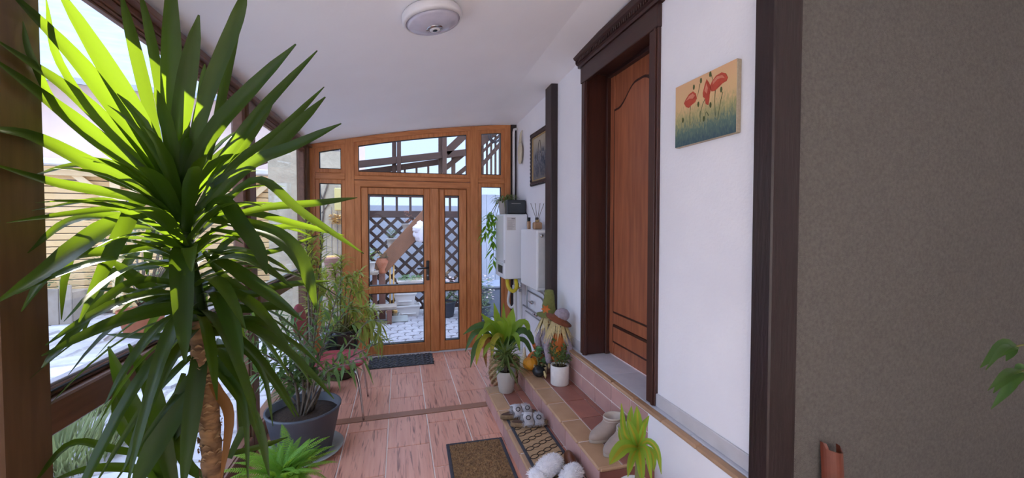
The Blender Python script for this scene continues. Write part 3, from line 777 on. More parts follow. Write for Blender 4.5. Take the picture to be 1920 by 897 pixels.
for k in range(11):
    x = -.98 + .232 * k; MB().box(F((x - .02, 7.375, 1.78)), F((x + .02, 7.405, 2.35)), .003).build('grid_bar', M['lattice_wood'], fc)
for x in (-1.0, 1.08): MB().box(F((x - .04, 7.34, GZ)), F((x + .04, 7.42, 2.4)), .005).build('fence_post', M['lattice_wood'], fc)
# pale building face beyond the yard
pb = struct(MB().box((-1.4, 8.6, GZ), (1.4, 8.8, 1.92)).build('wall_yard', M['pale_panel']), 'pale grey wall seen through the trellis')
pw_ = struct(empty('wall_yard_side', (1.12, 7.75, GZ)), 'pale blue grey panelled wall behind the boiler window')
for k in range(9): MB().box((.17 * k, 0, 0), (.17 * k + .166, .03, 2.15), .004).build('panel', M['pale_panel'], pw_)
MB().box((-.02, .03, 0), (1.55, .06, 2.13)).build('backing', M['print_grey'], pw_)

# ---------------- outdoor staircase with planks, posts, braces and balusters
sr = thing('timber_staircase', 'brown timber staircase with sloping side board and roof beams behind the door', 'staircase', (-.3, 7.0, GZ))
SO = Vector((-.3, 7.0, GZ))
def S(p): return Vector(p) - SO
MB().bar(S((-.36, 7.0, .78)), S((.62, 7.0, 1.88)), .05, .25, (-.74, 0, .66), .006).build('side_board', M['stringer_wood'], sr)
for (x, z) in ((-.33, .83), (-.05, 1.14), (.2, 1.42), (.45, 1.70)):
    MB().box(S((x - .14, 7.02, z - .02)), S((x + .14, 7.35, z + .015)), .004).build('tread', M['stringer_wood'], sr)
MB().box(S((-.34, 6.93, GZ)), S((-.24, 7.03, .74)), .006).build('newel_post', M['rose_wood'], sr)
def Y(px, py, y): return at_y(px, py, y)
Yb = 7.3
def beam(p, q, wd, dep=.06, mat='ext_wood', nm='beam', y=Yb): MB().bar(S(Y(*p, y)), S(Y(*q, y)), dep, wd, (0, 0, 1), .004).build(nm, M[mat], sr)
beam((640, 312), (885, 285), .115); beam((640, 330), (830, 303), .10, y=7.45); beam((640, 336), (835, 331), .05, nm='low_rail', y=7.45)
for px, y0 in ((739, 7.36), (748, 7.28)): MB().bar(S(Y(px, 338, y0)), S(Y(px, 235, y0)), .07, .06, (0, 1, 0), .004).build('post', M['ext_wood'], sr)
for px, y0 in ((826, 7.36), (833.5, 7.26)): MB().bar(S(Y(px, 360, y0)), S(Y(px, 225, y0)), .075, .06, (0, 1, 0), .004).build('post', M['ext_wood'], sr)
beam((836, 287), (882, 243), .13, nm='brace'); beam((832, 318), (890, 272), .09, nm='brace', y=7.4); beam((845, 338), (890, 302), .08, nm='brace', y=7.5)
for px in (759, 781, 803): MB().bar(S(Y(px, 336, 7.45)), S(Y(px, 308, 7.45)), .035, .03, (0, 1, 0)).build('baluster', M['ext_wood'], sr)
MB().bar(S(Y(850, 345, 7.4)), S(Y(850, 288, 7.4)), .07, .05, (0, 1, 0), .004).build('post', M['ext_wood'], sr)
# upper flight rail seen in the narrow right-hand light
beam((893, 272), (945, 232), .17, y=7.6, nm='handrail'); beam((893, 322), (945, 262), .07, y=7.6, nm='low_rail'); beam((893, 296), (945, 246), .05, y=7.6, nm='low_rail')
for k, px in enumerate((905, 913, 921, 929, 937)):
    MB().bar(S(Y(px, 345, 7.6)), S(Y(px, 262 - k * 5, 7.6)), .035, .03, (0, 1, 0)).build('baluster', M['ext_wood'], sr)
cr = MB(); ctr = Y(927, 256, 7.5)
cr.tube([ctr + Vector((.11 * math.cos(a), 0, .12 * math.sin(a))) for a in [2 * PI * i / 20 for i in range(21)]], .011, 6)
cr.tube([ctr + Vector((.09 * math.cos(a) + .015, -.02, .10 * math.sin(a) + .01)) for a in [2 * PI * i / 20 for i in range(21)]], .011, 6)
tag(cr.build('cable_coil', M['rope']), 'black cable coil hung on the outdoor stair rail', 'cable')
ev = struct(empty('roof_neighbour', (-1.3, 6.6, 2.6)), 'dark brown boarded eave corner above the yard')
for k in range(9): MB().bar((-.7 + .12 * k, 0, -.1), (-.7 + .12 * k + .0, 1.2, .25), .115, .03, (0, 0, 1), .003).build('board', M['dark_roof'], ev)
MB().bar((-.75, .0, -.16), (.5, .0, .34), .05, .16, (0, 0, 1), .004).build('fascia', M['dark_roof'], ev)

# ---------------- things in the yard
def pot_lathe(name, r0, r1, h, mat, par, rim=.0, loc=(0, 0, 0), wall=.012, n=22):
    p = [(r0 * .96, 0), (r0, .006), (r1, h - .004), (r1 - .002, h)]
    if rim: p = [(r0 * .96, 0), (r0, .006), (r1, h - rim), (r1 + .008, h - rim), (r1 + .012, h - .004), (r1 + .008, h)]
    p += [(r1 - wall, h), (r1 - wall - .003, h * .8)]
    return MB().lathe(p, n).build(name, M[mat], par, loc)
def soil(par, r, z, name='soil'): return MB().lathe([(0, 0), (r, 0), (r, .006), (r * .5, .014), (0, .016)][::1], 16).build(name, M['soil'], par, (0, 0, z))
def foliage(par, mat, cnt, r, h, z0, ln, wd, name='foliage', droop=.3, up=.6, base=(0, 0, 0)):
    mb = MB()
    for _ in range(cnt):
        a = U(0, 2 * PI); el = U(-.2, 1.2); rr = r * U(.1, 1) ** .6
        p = Vector((rr * math.cos(a) + base[0], rr * math.sin(a) + base[1], z0 + h * U(0, 1)))
        d = Vector((math.cos(a), math.sin(a), up * math.sin(el) + .2))
        mb.leaf(p, d, ln * U(.7, 1.2), wd * U(.8, 1.2), droop)
    o = mb.build(name, M[mat], par); o['kind'] = 'stuff'; return o
def small_plant(name, label, cat, loc, pr0, pr1, ph, pmat, fmat, cnt, fr, fh, ln, wd, group=None, rim=.012, droop=.3):
    t = thing(name, label, cat, loc, 0, group)
    pot_lathe('pot', pr0, pr1, ph, pmat, t, rim); soil(t, pr1 - .012, ph - .02)
    foliage(t, fmat, cnt, fr, fh, ph, ln, wd, droop=droop); return t
def drop(px, py, y): return at_y(px, py, y)
pst = thing('plant_stand', 'weathered wooden plant bench with three boards behind the door glass', 'bench', (-.5, 6.75, GZ))
PO = Vector((-.5, 6.75, GZ))
for x0, x1, y0, y1, z in ((-.72, -.06, 6.58, 6.85, .26), (-.72, -.36, 6.7, 6.92, .53), (-.72, -.34, 6.7, 6.95, .80)):
    MB().box(Vector((x0, y0, z - .05)) - PO, Vector((x1, y1, z)) - PO, .006).build('board', M['light_timber'], pst)
for x, y, z in ((-.17, 6.6, .21), (-.17, 6.8, .21), (-.68, 6.8, .76), (-.40, 6.88, .76)):
    MB().box(Vector((x - .035, y - .03, GZ)) - PO, Vector((x + .035, y + .03, z)) - PO, .005).build('leg', M['rose_wood'], pst)
small_plant('potted_herb', 'small white pot with upright green herb on the plant bench', 'plant', (-.46, 6.82, .80), .055, .075, .15, 'white_plastic', 'pothos', 60, .05, .22, .07, .02)
t = thing('flower_vase', 'brown baluster vase of yellow flowers on the newel post', 'vase', (-.29, 6.98, .74))
MB().lathe([(.05, 0), (.06, .02), (.045, .06), (.09, .16), (.10, .2), (.075, .235), (.08, .25), (.07, .25), (.06, .22)], 20).build('vase_body', M['terracotta'], t)
foliage(t, 'bush', 50, .07, .10, .24, .06, .02); f2 = foliage(t, 'flower_straw', 40, .09, .10, .27, .035, .03, name='blossoms')
small_plant('potted_shrub', 'small white pot with dark green shrub on the second stair tread', 'plant', (-.14, 7.16, 1.155), .06, .08, .15, 'white_plastic', 'jade', 90, .07, .15, .05, .022)
t = small_plant('potted_red_plant', 'white bowl pot with reddish dry plant on the third stair tread', 'plant', (.13, 7.16, 1.435), .07, .10, .12, 'white_plastic', 'terracotta', 50, .06, .22, .06, .014)
mb = MB()
for k in range(5): mb.bar((-.15, -.02 * k, .12 - .05 * k), (.16, -.02 * k, .16 - .05 * k), .05, .02, (0, 1, .4), .008)
tw = thing('white_towel', 'crumpled white towel hung over the stair side board', 'towel', (.34, 6.93, 1.42))
def crum(d, th, ph): return 1 + .25 * mnoise.noise(d * 2.4) + .12 * mnoise.noise(d * 6)
MB().blob((0, 0, 0), (.13, .05, .17), 28, 20, crum).build('cloth', M['towel'], tw); MB().blob((-.06, -.01, .05), (.08, .05, .07), 20, 14, crum).build('fold', M['towel'], tw)
for k, (x, lab) in enumerate(((-.165, 'first'), (-.115, 'second'))):
    b = thing('broom', ('left of the two yellow handled brooms behind the door', 'right of the two yellow handled brooms behind the door')[k], 'broom', (x, 6.93, GZ), 0, 'brooms behind the door')
    MB().tube([(0, 0, .16), (.01 * k, .08, .86 + .04 * k)], .012, 8).build('handle', M['broom_yellow'], b)
    MB().box((-.06, -.02, .0), (.06, .02, .11), .01).build('bristles', M['bristle'], b); MB().box((-.065, -.022, .11), (.065, .022, .16), .01).build('broom_head', M['broom_yellow'], b)
dp = thing('dustpan', 'grey dustpan lying on the paving beside the brooms', 'dustpan', (-.03, 6.78, GZ + .022))
MB().loft([[Vector((x, y, z)) for x, z in ((-.14, 0), (.14, 0), (.14, .012 + .05 * k), (-.14, .012 + .05 * k))] for k, y in enumerate((-.12, .08))], True, False).build('pan', M['planter_grey'], dp)
MB().tube([(0, .08, .04), (0, .22, .07)], .014, 8).build('handle', M['planter_grey'], dp)
def planter(loc, label, s=1.0, rz=0.0):
    t = thing('balcony_planter', label, 'planter', loc, rz, 'white planters stacked behind the door')
    a, b, h = .20 * s, .12, .21
    mb = MB(); rs = []
    for (x, y, z) in ((a * .78, b * .75, 0), (a * .8, b * .78, .01), (a * .95, b * .95, h - .035), (a, b, h - .03), (a + .012, b + .012, h - .025), (a + .012, b + .012, h), (a - .01, b - .01, h), (a * .92, b * .9, h - .05)):
        rs.append([Vector((sx * x, sy * y, z)) for sx, sy in ((-1, -1), (1, -1), (1, 1), (-1, 1))])
    mb.loft(rs, True, False).build('planter_body', M['white_planter'], t)
    MB().box((-a * .6, -b - .004, h * .3), (a * .6, -b * .86, h * .36), .004).build('groove_band', M['white_planter'], t)
    return t
planter((.12, 7.12, GZ), 'white plastic planter at the bottom of the stack behind the door', 1.0, .08)
planter((.08, 7.12, GZ + .212), 'white plastic planter in the middle of the stack behind the door', .9, -.08)
p3 = planter((.16, 7.1, GZ + .43), 'white planter with frosty succulents on top of the stack', 1.05, .05)
foliage(p3, 'succulent', 110, .17, .06, .2, .07, .03)
for k, (x, y, h, lab, mt) in enumerate(((.74, 6.85, .62, 'dark pot with hydrangea like white blooms behind the narrow door glass', 'flower_pink'), (1.25, 6.4, .72, 'tall planter with pale pink flowers below the boiler window', 'flower_pink'))):
    t = thing('flowering_pot', lab, 'plant', (x, y, GZ)); pot_lathe('pot', .12, .16, .28, 'pot_dark', t, .02); soil(t, .145, .25)
    foliage(t, 'bush', 140, .17, h - .28, .26, .09, .04); foliage(t, mt, 70, .2, h - .3, .34, .05, .05, name='blossoms')
t = thing('covered_bench', 'slate blue covered bench outside the lower right window', 'bench', (1.75, 6.9, GZ))
MB().box((-.45, -.3, 0), (.55, .3, .5), .04).build('cover', mk('slate_blue_cover', '69707f', .6), t); MB().box((-.47, -.32, .5), (.57, .32, .56), .02).build('bench_top', mk('slate_blue_top', '8a90a0', .5), t)
t = small_plant('potted_conifer', 'small dark conifer in a pot outside the right window', 'plant', (1.18, 5.85, GZ), .08, .11, .2, 'pot_dark', 'bush', 160, .10, .35, .06, .012)

# rough rendered garden wall with twigs, hanging straw flowers and stacked clay pots (left light of the end wall)
gw = struct(MB().box((-1.75, 6.3, GZ), (-.72, 6.5, 2.6)).build('wall_garden', M['yard_wall']), 'rough cream rendered wall with carved plank joints')
for k in range(7): MB().box((-1.25 + .075 * k, 6.292, .3), (-1.243 + .075 * k, 6.3, 1.5 + .3 * (k % 3)), 0).build('joint', M['gravel'], gw)
for z in (.7, 1.05, 1.4): MB().box((-1.25, 6.293, z), (-.75, 6.3, z + .008), 0).build('joint', M['gravel'], gw)
tr = MB()
tr.tube([Y(603, 430, 6.288), Y(607, 395, 6.288), Y(606, 372, 6.288), Y(613, 350, 6.288), Y(616, 338, 6.288)], .012, 6); tr.tube([Y(606, 378, 6.288), Y(600, 362, 6.288), Y(598, 350, 6.288)], .009, 6)
tr.tube([Y(603, 470, 6.288), Y(603, 430, 6.288)], .014, 6); tr.tube([Y(603, 400, 6.288), Y(612, 388, 6.288), Y(618, 380, 6.288)], .007, 6)
tw_ = tag(tr.build('bare_twig', M['bark_grey']), 'bare grey climbing branch on the rough garden wall', 'branch')
hg = thing('hanging_straw_flowers', 'bunch of golden dried flowers hung on the rough garden wall', 'flowers', Y(634, 408, 6.2))
foliage(hg, 'flower_straw', 160, .09, .14, -.1, .06, .04, name='flower_heads'); MB().box((-.05, .02, .1), (.06, .06, .42), .01).build('hanging_ribbon', mk('pale_yellow_ribbon', 'dccb86', .8), hg)
pc = thing('clay_pot_rack', 'stack of pinkish clay pots on a stand by the garden wall', 'pots', (-.92, 6.1, GZ))
for z, r in ((.55, .10), (.82, .09), (.98, .11)): MB().lathe([(r * .75, 0), (r, .12), (r + .012, .125), (r + .012, .15), (r - .02, .15)], 18).build('clay_pot', mk('pinkish_clay', 'b98d80', .8), pc, (0, 0, z))
MB().box((-.14, -.1, 0), (.14, .12, .54), .01).build('stand', M['light_timber'], pc)
MB().lathe([(.085, 0), (.06, .03), (0, .035)], 14).build('amber_filling', M['flower_straw'], pc, (0, 0, 1.12))

# ---------------- garden to the left: boarded garden house, flagstones, plants
hs = thing('garden_house', 'cream yellow boarded garden house with white gutter across the garden', 'house', (-5.3, 8.75, GZ), math.atan2(.243, .97))
for k in range(22):
    z = .06 + .114 * k
    MB().bar((-4.5, 0, z + .05), (4.6, 0, z + .05), .018, .098, (0, -.22, 1), .003).build('board', M['yellow_slat'], hs)
MB().box((-4.5, .05, 0), (4.6, .2, 2.6)).build('backing_wall', M['light_timber'], hs)
for x in (-3.2, -1.35, .45, 2.3, 4.0):
    MB().box((x - .07, -.10, 0), (x + .07, -.02, 2.5), .006).build('house_post', M['yellow_post'], hs)
    for s_ in (-1, 1): MB().bar((x, -.07, 1.92), (x + s_ * .55, -.07, 2.47), .05, .10, (0, 0, 1), .005).build('knee_brace', M['yellow_post'], hs)
MB().box((-4.5, -.12, 2.40), (4.6, -.02, 2.52), .005).build('wall_plate', M['yellow_post'], hs)
MB().box((-4.7, -.32, 2.55), (4.8, -.16, 2.66), .02).build('gutter', M['gutter'], hs)
MB().box((-4.6, .1, 2.6), (4.7, .4, 4.0)).build('upper_wall', M['pink_plaster'], hs)
for x in (-2.2, .9, 3.3):
    wf = MB().box((x - .35, .05, 2.95), (x + .35, .12, 3.75), .01).build('upper_window', M['gutter'], hs); MB().box((x - .29, .035, 3.0), (x + .29, .06, 3.7)).build('pane', M['grey_roof'], wf)
rf_ = MB().prism([(-.35, 3.9), (-.35, 4.0), (4.0, 8.75), (8.0, 4.4), (8.0, 4.3), (4.0, 8.65)], 'x', -8.6, 5.0).build('roof', M['grey_roof'], hs)
MB().box((-8.4, .4, 0), (4.7, 7.6, 4.0)).build('house_body', M['pink_plaster'], hs)
for z_ in range(12): MB().bar((-8.6, -.3 + .362 * z_, 4.03 + .395 * z_), (5.0, -.3 + .362 * z_, 4.03 + .395 * z_), .03, .03, (0, -.78, .62)).build('roof_batten', M['grey_roof'], rf_)
MB().lathe([(.10, 0), (.12, .06), (.10, .14), (0, .15)], 14, (0, 0, 0), Matrix.Translation((.75, -.12, 1.98)) @ Matrix.Rotation(PI / 2, 4, 'X')).build('wall_lamp', M['planter_grey'], hs)

pv = struct(MB().box((-6.8, .2, -.1), (-1.12, 8.6, GZ - .008)).build('pavement_2', M['gravel']), 'irregular flagstone paving of the garden')
random.seed(21)
gw_, gh = .47, .36
cols, rws = 12, 23
pt = {}
for i in range(cols + 1):
    for j in range(rws + 1):
        pt[(i, j)] = Vector((-6.75 + gw_ * i + U(-.11, .11), .3 + gh * j + U(-.09, .09), 0))
for i in range(cols):
    for j in range(rws):
        q = [pt[(i, j)], pt[(i + 1, j)], pt[(i + 1, j + 1)], pt[(i, j + 1)]]
        if j < 2 and i < 6: continue
        c = sum(q, Vector()) / 4
        poly = []
        for k in range(4):
            a, b = q[k], q[(k + 1) % 4]
            poly += [a + (c - a) * .12, (a + b) / 2 + (c - (a + b) / 2) * U(.03, .16)]
        h = U(.008, .028); n = 8
        vs = [p - c for p in poly] + [(p - c) * .94 + Vector((0, 0, h)) for p in poly]
        MB().add(vs, [(k, (k + 1) % n, n + (k + 1) % n, n + k) for k in range(n)] + [tuple(range(n, 2 * n))]).build('flagstone', M['stone'], pv, (c.x, c.y, GZ - .01))
random.seed(5)
# terracotta pot with a grey bush
t = thing('potted_bush', 'large terracotta pot with grey green bush in front of the boarded house', 'plant', at_z(268, 628, GZ))
pot_lathe('pot', .19, .27, .38, 'terracotta', t, .05); soil(t, .24, .34)
mb = MB()
for k in range(26):
    a = U(0, 2 * PI); r = U(.1, .5); mb.tube([(0, 0, .35), (r * .5 * math.cos(a), r * .5 * math.sin(a), .8), (r * math.cos(a), r * math.sin(a), U(1.0, 1.65))], [.012, .008, .004], 5)
mb.build('twigs', M['bark_grey'], t); foliage(t, 'bush', 900, .55, 1.2, .5, .09, .035)
wb = thing('wooden_planter_box', 'pale wooden box planter beside the boarded house', 'planter', at_z(92, 606, GZ))
for k in range(5): MB().box((-.4 + .165 * k, -.2, 0), (-.4 + .165 * k + .155, -.17, .62 - .05 * (k % 2)), .006).build('plank', M['light_timber'], wb)
MB().box((-.4, -.17, .04), (.42, .25, .5)).build('box_core', M['light_timber'], wb); foliage(wb, 'bush', 160, .3, .3, .5, .1, .03)
for k, (px, py, s_, lab) in enumerate(((108, 868, 1.0, 'tuft of dry grey green shrub low outside the near glass'), (165, 775, .6, 'smaller dry shrub tuft behind the first outside the near glass'))):
    t = thing('low_shrub', lab, 'shrub', at_z(px, py, GZ))
    mb = MB()
    for _ in range(int(900 * s_)):
        a = U(0, 2 * PI); r = .34 * s_ * math.sqrt(U(0, 1)); p = Vector((r * math.cos(a), r * math.sin(a), 0)); h = U(.12, .34) * s_ * (1.2 - r)
        mb.leaf(p, Vector((math.cos(a) * U(0, .8), math.sin(a) * U(0, .8), 1)), h, .012, .2)
    mb.build('grass_blades', M['shrub'], t)['kind'] = 'stuff'


# ================================================================ THINGS INDOORS
random.seed(11)
# ---------------- big yucca in the foreground: every blade a part
YD = 1.35
yb = at_d(398, 905, YD)
YO = Vector((yb.x + .01, yb.y, 0))
yu = thing('yucca', 'tall foreground yucca with long sword leaves beside the window post', 'plant', YO)
MB().lathe([(.12, 0), (.13, .01), (.165, .27), (.175, .27), (.178, .31), (.155, .31), (.15, .26)], 26).build('pot', M['terracotta'], yu); soil(yu, .155, .26)
tp = [Vector((YO.x + .01, YO.y, .25)), at_d(400, 900, YD), at_d(392, 780, YD), at_d(380, 660, YD), at_d(376, 600, YD), at_d(352, 470, YD), at_d(335, 345, YD)]
tpp = bez(tp, 60)
mb = MB(); NB = 41
mb.tube([p - YO for p in tpp[:NB]], [interp([.034, .030, .028, .030, .031, .030], i / (NB - 1)) * (1 + .10 * (i % 3 == 0) + .04 * math.sin(i * 2.3)) for i in range(NB)], 14)
mb.build('trunk', M['bark'], yu)
MB().tube([p - YO for p in tpp[NB - 1:]], [.026 - .016 * i / (60 - NB + 1) for i in range(60 - NB + 2)], 10).build('crown_core', M['yucca'], yu)
sc = MB()
for i in range(3, 34):
    p = tpp[i] - YO
    for k in range(5):
        a = U(0, 2 * PI); r = .031
        e = p + Vector((math.cos(a) * r, math.sin(a) * r, U(-.01, .01)))
        sc.leaf(e - Vector((0, 0, .008)), (math.cos(a) * .5, math.sin(a) * .5, 1), U(.007, .014), .022, .0, (math.cos(a), math.sin(a), 0), 2, .3, [1, .7, .1])
sc.build('leaf_scars', mk('pale_leaf_scars', 'a98a63', .9, '7f6242', scale=40), yu)['kind'] = 'stuff'
WK = .82
YPROF = [.5, .72, .9, 1.0, .98, .85, .6, .1]
def blade(pts, wpx, dd=0.0, f=.35, mat='yucca', par=yu, O=YO, d0=YD, prof=YPROF, xmin=-.925, n=14, fold=.28, mid=None):
    ps = []; m = len(pts)
    for i, (px, py) in enumerate(pts):
        u = i / (m - 1); t = d0 + dd * (u ** 1.2)
        if mid is not None and 0 < i < m - 1: t = d0 + mid
        r = ray(px, py)
        if r.x < 0: t = min(t, xmin / r.x)
        ps.append(CAM + r * t)
    pp = bez(ps, n); ws = []; ns = []
    for i, p in enumerate(pp):
        dep = (p - CAM).dot(CF); ws.append(wpx * WK / FPX * dep * interp(prof, i / n))
        vdir = (CAM - p).normalized(); ns.append((vdir * (1 - f) + Vector((0, 0, 1)) * f).normalized())
    mb = MB(); mb.ribbon([p - O for p in pp], ws, ns, fold, 5); return mb.build('leaf', M[mat], par)
BL = [
 ([(325, 350), (235, 185), (100, -35)], 44, -.2), ([(312, 345), (175, 150), (5, -30)], 38, -.3), ([(312, 350), (165, 200), (-15, 70)], 36, -.3),
 ([(318, 365), (155, 240), (-20, 105)], 40, -.35), ([(372, 398), (200, 325), (70, 262), (-30, 240)], 40, -.4), ([(345, 400), (255, 372), (100, 343), (-25, 305)], 26, -.4),
 ([(325, 350), (322, 150), (321, -60)], 40, -.12), ([(322, 350), (348, 165), (373, 28)], 38, -.1), ([(308, 320), (262, 130), (226, -15)], 26, .1),
 ([(318, 300), (290, 110), (262, -20)], 20, .15), ([(300, 330), (180, 215), (108, 110), (86, -5)], 17, -.1), ([(280, 330), (130, 230), (60, 110), (43, 40)], 15, -.15),
 ([(345, 365), (385, 190), (441, 45), (463, -20)], 32, -.1), ([(392, 300), (420, 165), (458, -5)], 18, .12), ([(330, 375), (395, 255), (465, 175), (555, 83)], 38, -.15),
 ([(388, 365), (420, 300), (492, 205), (595, 95)], 26, .05), ([(400, 352), (450, 300), (525, 245), (608, 163)], 20, .18), ([(395, 352), (490, 297), (545, 247), (610, 182)], 30, .12),
 ([(385, 392), (470, 310), (550, 275), (640, 232)], 30, -.05), ([(395, 350), (460, 268), (512, 193)], 22, .25), ([(405, 412), (500, 390), (590, 382), (670, 371)], 20, .1),
 ([(395, 405), (482, 338), (565, 398), (682, 476)], 22, -.12), ([(400, 405), (470, 400), (560, 422), (645, 442)], 18, .2), ([(395, 412), (470, 424), (530, 450), (570, 500), (594, 582)], 40, -.25),
 ([(385, 395), (418, 378), (450, 420), (485, 470), (500, 515)], 36, -.2), ([(395, 480), (440, 506), (500, 550), (568, 602)], 32, -.15), ([(390, 530), (465, 553), (530, 536), (622, 527)], 20, .05),
 ([(342, 402), (268, 376), (235, 425), (195, 505), (148, 605)], 32, -.35), ([(350, 405), (235, 392), (134, 401), (12, 418)], 17, -.4), ([(300, 410), (204, 405), (124, 418), (52, 475)], 20, -.1),
 ([(335, 405), (225, 415), (150, 460), (85, 510), (-10, 570)], 42, -.5), ([(330, 430), (225, 428), (150, 455), (122, 520), (115, 600)], 17, -.25), ([(335, 455), (230, 470), (140, 480), (85, 520), (40, 585)], 26, -.45),
 ([(365, 540), (270, 525), (200, 560), (110, 655), (78, 690)], 20, -.4), ([(385, 585), (320, 580), (215, 605), (78, 668)], 34, -.35), ([(380, 628), (300, 632), (200, 628)], 18, .0),
 ([(352, 462), (344, 470), (341, 500), (343, 590), (347, 680)], 46, -.25), ([(388, 545), (408, 550), (425, 585), (440, 630), (455, 682)], 38, -.2), ([(362, 592), (300, 555), (250, 520), (207, 487)], 30, -.1),
 ([(310, 440), (290, 425), (280, 460), (275, 515)], 22, .12), ([(300, 500), (215, 510), (178, 560), (155, 628)], 22, -.05), ([(345, 440), (320, 430), (312, 470), (312, 510)], 16, .15),
 ([(345, 330), (342, 200), (352, 110)], 26, .2), ([(370, 330), (378, 200), (384, 120)], 20, .25), ([(330, 420), (250, 395), (190, 375), (60, 395)], 14, .0),
 ([(395, 430), (470, 440), (540, 425), (600, 432)], 16, .25), ([(390, 470), (450, 478), (520, 470), (600, 440)], 14, .1), ([(392, 560), (450, 580), (520, 575), (560, 590)], 22, .1),
 ([(385, 600), (420, 610), (470, 600), (520, 615)], 20, .05), ([(380, 620), (415, 625), (430, 600), (445, 570)], 20, -.1), ([(360, 560), (300, 570), (240, 545), (170, 545)], 16, -.1),
 ([(330, 380), (250, 330), (150, 310), (60, 330)], 16, .05), ([(350, 430), (400, 350), (440, 300), (480, 290)], 22, .1), ([(345, 380), (360, 300), (405, 240), (425, 160)], 24, .1),
 ([(330, 400), (300, 330), (250, 280), (150, 200)], 22, .1), ([(390, 500), (430, 450), (470, 440), (500, 480)], 18, .15), ([(335, 420), (290, 440), (235, 500), (215, 560)], 20, .1),
 ([(372, 480), (330, 500), (290, 560), (270, 600)], 22, .1), ([(380, 470), (420, 520), (470, 560), (500, 640)], 18, .1),
 # hanging lower leaves and side shoots
 ([(378, 655), (372, 690), (357, 800), (342, 925)], 36, -.12), ([(376, 690), (345, 745), (290, 840), (245, 930)], 48, -.15), ([(372, 660), (335, 690), (266, 768), (175, 915)], 16, -.2), ([(374, 700), (340, 735), (298, 785), (205, 920)], 13, -.15),
 ([(320, 920), (288, 845), (240, 748), (203, 650)], 36, .02), ([(328, 925), (306, 830), (282, 725), (241, 645)], 36, -.04), ([(378, 650), (330, 665), (268, 708), (223, 768), (186, 840)], 20, -.25),
 ([(310, 860), (220, 845), (135, 832), (60, 910)], 18, -.3), ([(455, 800), (452, 730), (420, 660), (408, 635)], 30, .2), ([(384, 650), (410, 690), (480, 790), (505, 895)], 24, -.1), ([(430, 860), (470, 760), (430, 690), (420, 670)], 24, .22),
 ([(385, 690), (408, 735), (430, 785), (414, 905)], 22, -.05, .35, 'yucca_dry'), ([(384, 665), (440, 720), (460, 780), (465, 910)], 14, -.15), ([(386, 650), (452, 655), (495, 707), (512, 800)], 12, .0),
 ([(345, 700), (330, 760), (325, 850), (318, 930)], 20, .1), ([(360, 700), (350, 780), (300, 860), (290, 930)], 24, .12), ([(300, 900), (250, 880), (170, 880), (90, 905)], 20, -.2), ([(330, 930), (270, 850), (225, 790), (215, 720)], 26, .1),
 ([(385, 860), (440, 850), (500, 835), (540, 820)], 13, .1), ([(395, 905), (350, 870), (330, 800), (350, 720)], 24, .1),
]
for b in BL: blade(*b)
# the crown's own short and inner blades, all round the upper stem
for k in range(96):
    u = (k + .5) / 96; p = tpp[NB - 2 + int(u * (61 - NB))]; a = k * 2.39996 + U(-.2, .2)
    el = -.55 + 1.75 * u + U(-.15, .15); L = U(.30, .52) * (1 - .25 * u); d = Vector((math.cos(a) * math.cos(el), math.sin(a) * math.cos(el), math.sin(el)))
    dr = U(.05, .3) * (1 - u) + .03; q = []
    if p.x + d.x * L < -.915: L *= max((p.x + .915) / (-d.x * L), .35)
    for i in range(9):
        v = i / 8; w_ = p + d * (L * v + .012) + Vector((0, 0, .10 * L * math.sin(PI * v) - dr * L * v * v * 2)); w_.x = max(w_.x, -.925); q.append(w_ - YO)
    N_ = (Vector((0, 0, 1)) - d * d.z + Vector((-math.sin(a), math.cos(a), 0)) * U(-.4, .4)).normalized() if abs(d.z) < .93 else Vector((math.cos(a), math.sin(a), 0)) * -1
    mb = MB(); mb.ribbon(q, [U(.034, .044) * interp([.62, .8, .95, 1.0, .95, .8, .55, .08], i / 8) for i in range(9)], N_, .3, 5); mb.build('leaf', M['yucca'], yu)

WK = 1.0
# ---------------- generic potted plants with stems
def stem_leaves(par, name, pts, r0, r1, lmat, smat, cnt, ln, wd, start=.35, droop=.35, spread=1.0, O=Vector((0, 0, 0)), up=.35, n=14):
    """a stem (part) whose leaves are one sub-part"""
    pp = [p - O for p in bez(pts, n)]
    o = MB().tube(pp, [r0 + (r1 - r0) * i / n for i in range(n + 1)], 6).build(name, M[smat], par)
    mb = MB()
    for k in range(cnt):
        u = start + (1 - start) * (k + U(0, 1)) / cnt; x = u * n; i = min(int(x), n - 1); p = pp[i].lerp(pp[i + 1], x - i); t = (pp[min(i + 1, n)] - pp[i]).normalized()
        a = k * 2.4 + U(-.4, .4); sd = t.orthogonal().normalized(); sd = Matrix.Rotation(a, 3, t) @ sd
        d = sd * spread + t * U(.3, 1.0) + Vector((0, 0, up * U(-.6, 1)))
        mb.leaf(p, d, ln * U(.75, 1.2), wd * U(.8, 1.15), droop * U(.2, 1.4), segs=4, prof=[.2, .9, 1, .6, .05])
    f = mb.build('leaves', M[lmat], o); f['kind'] = 'stuff'; return o
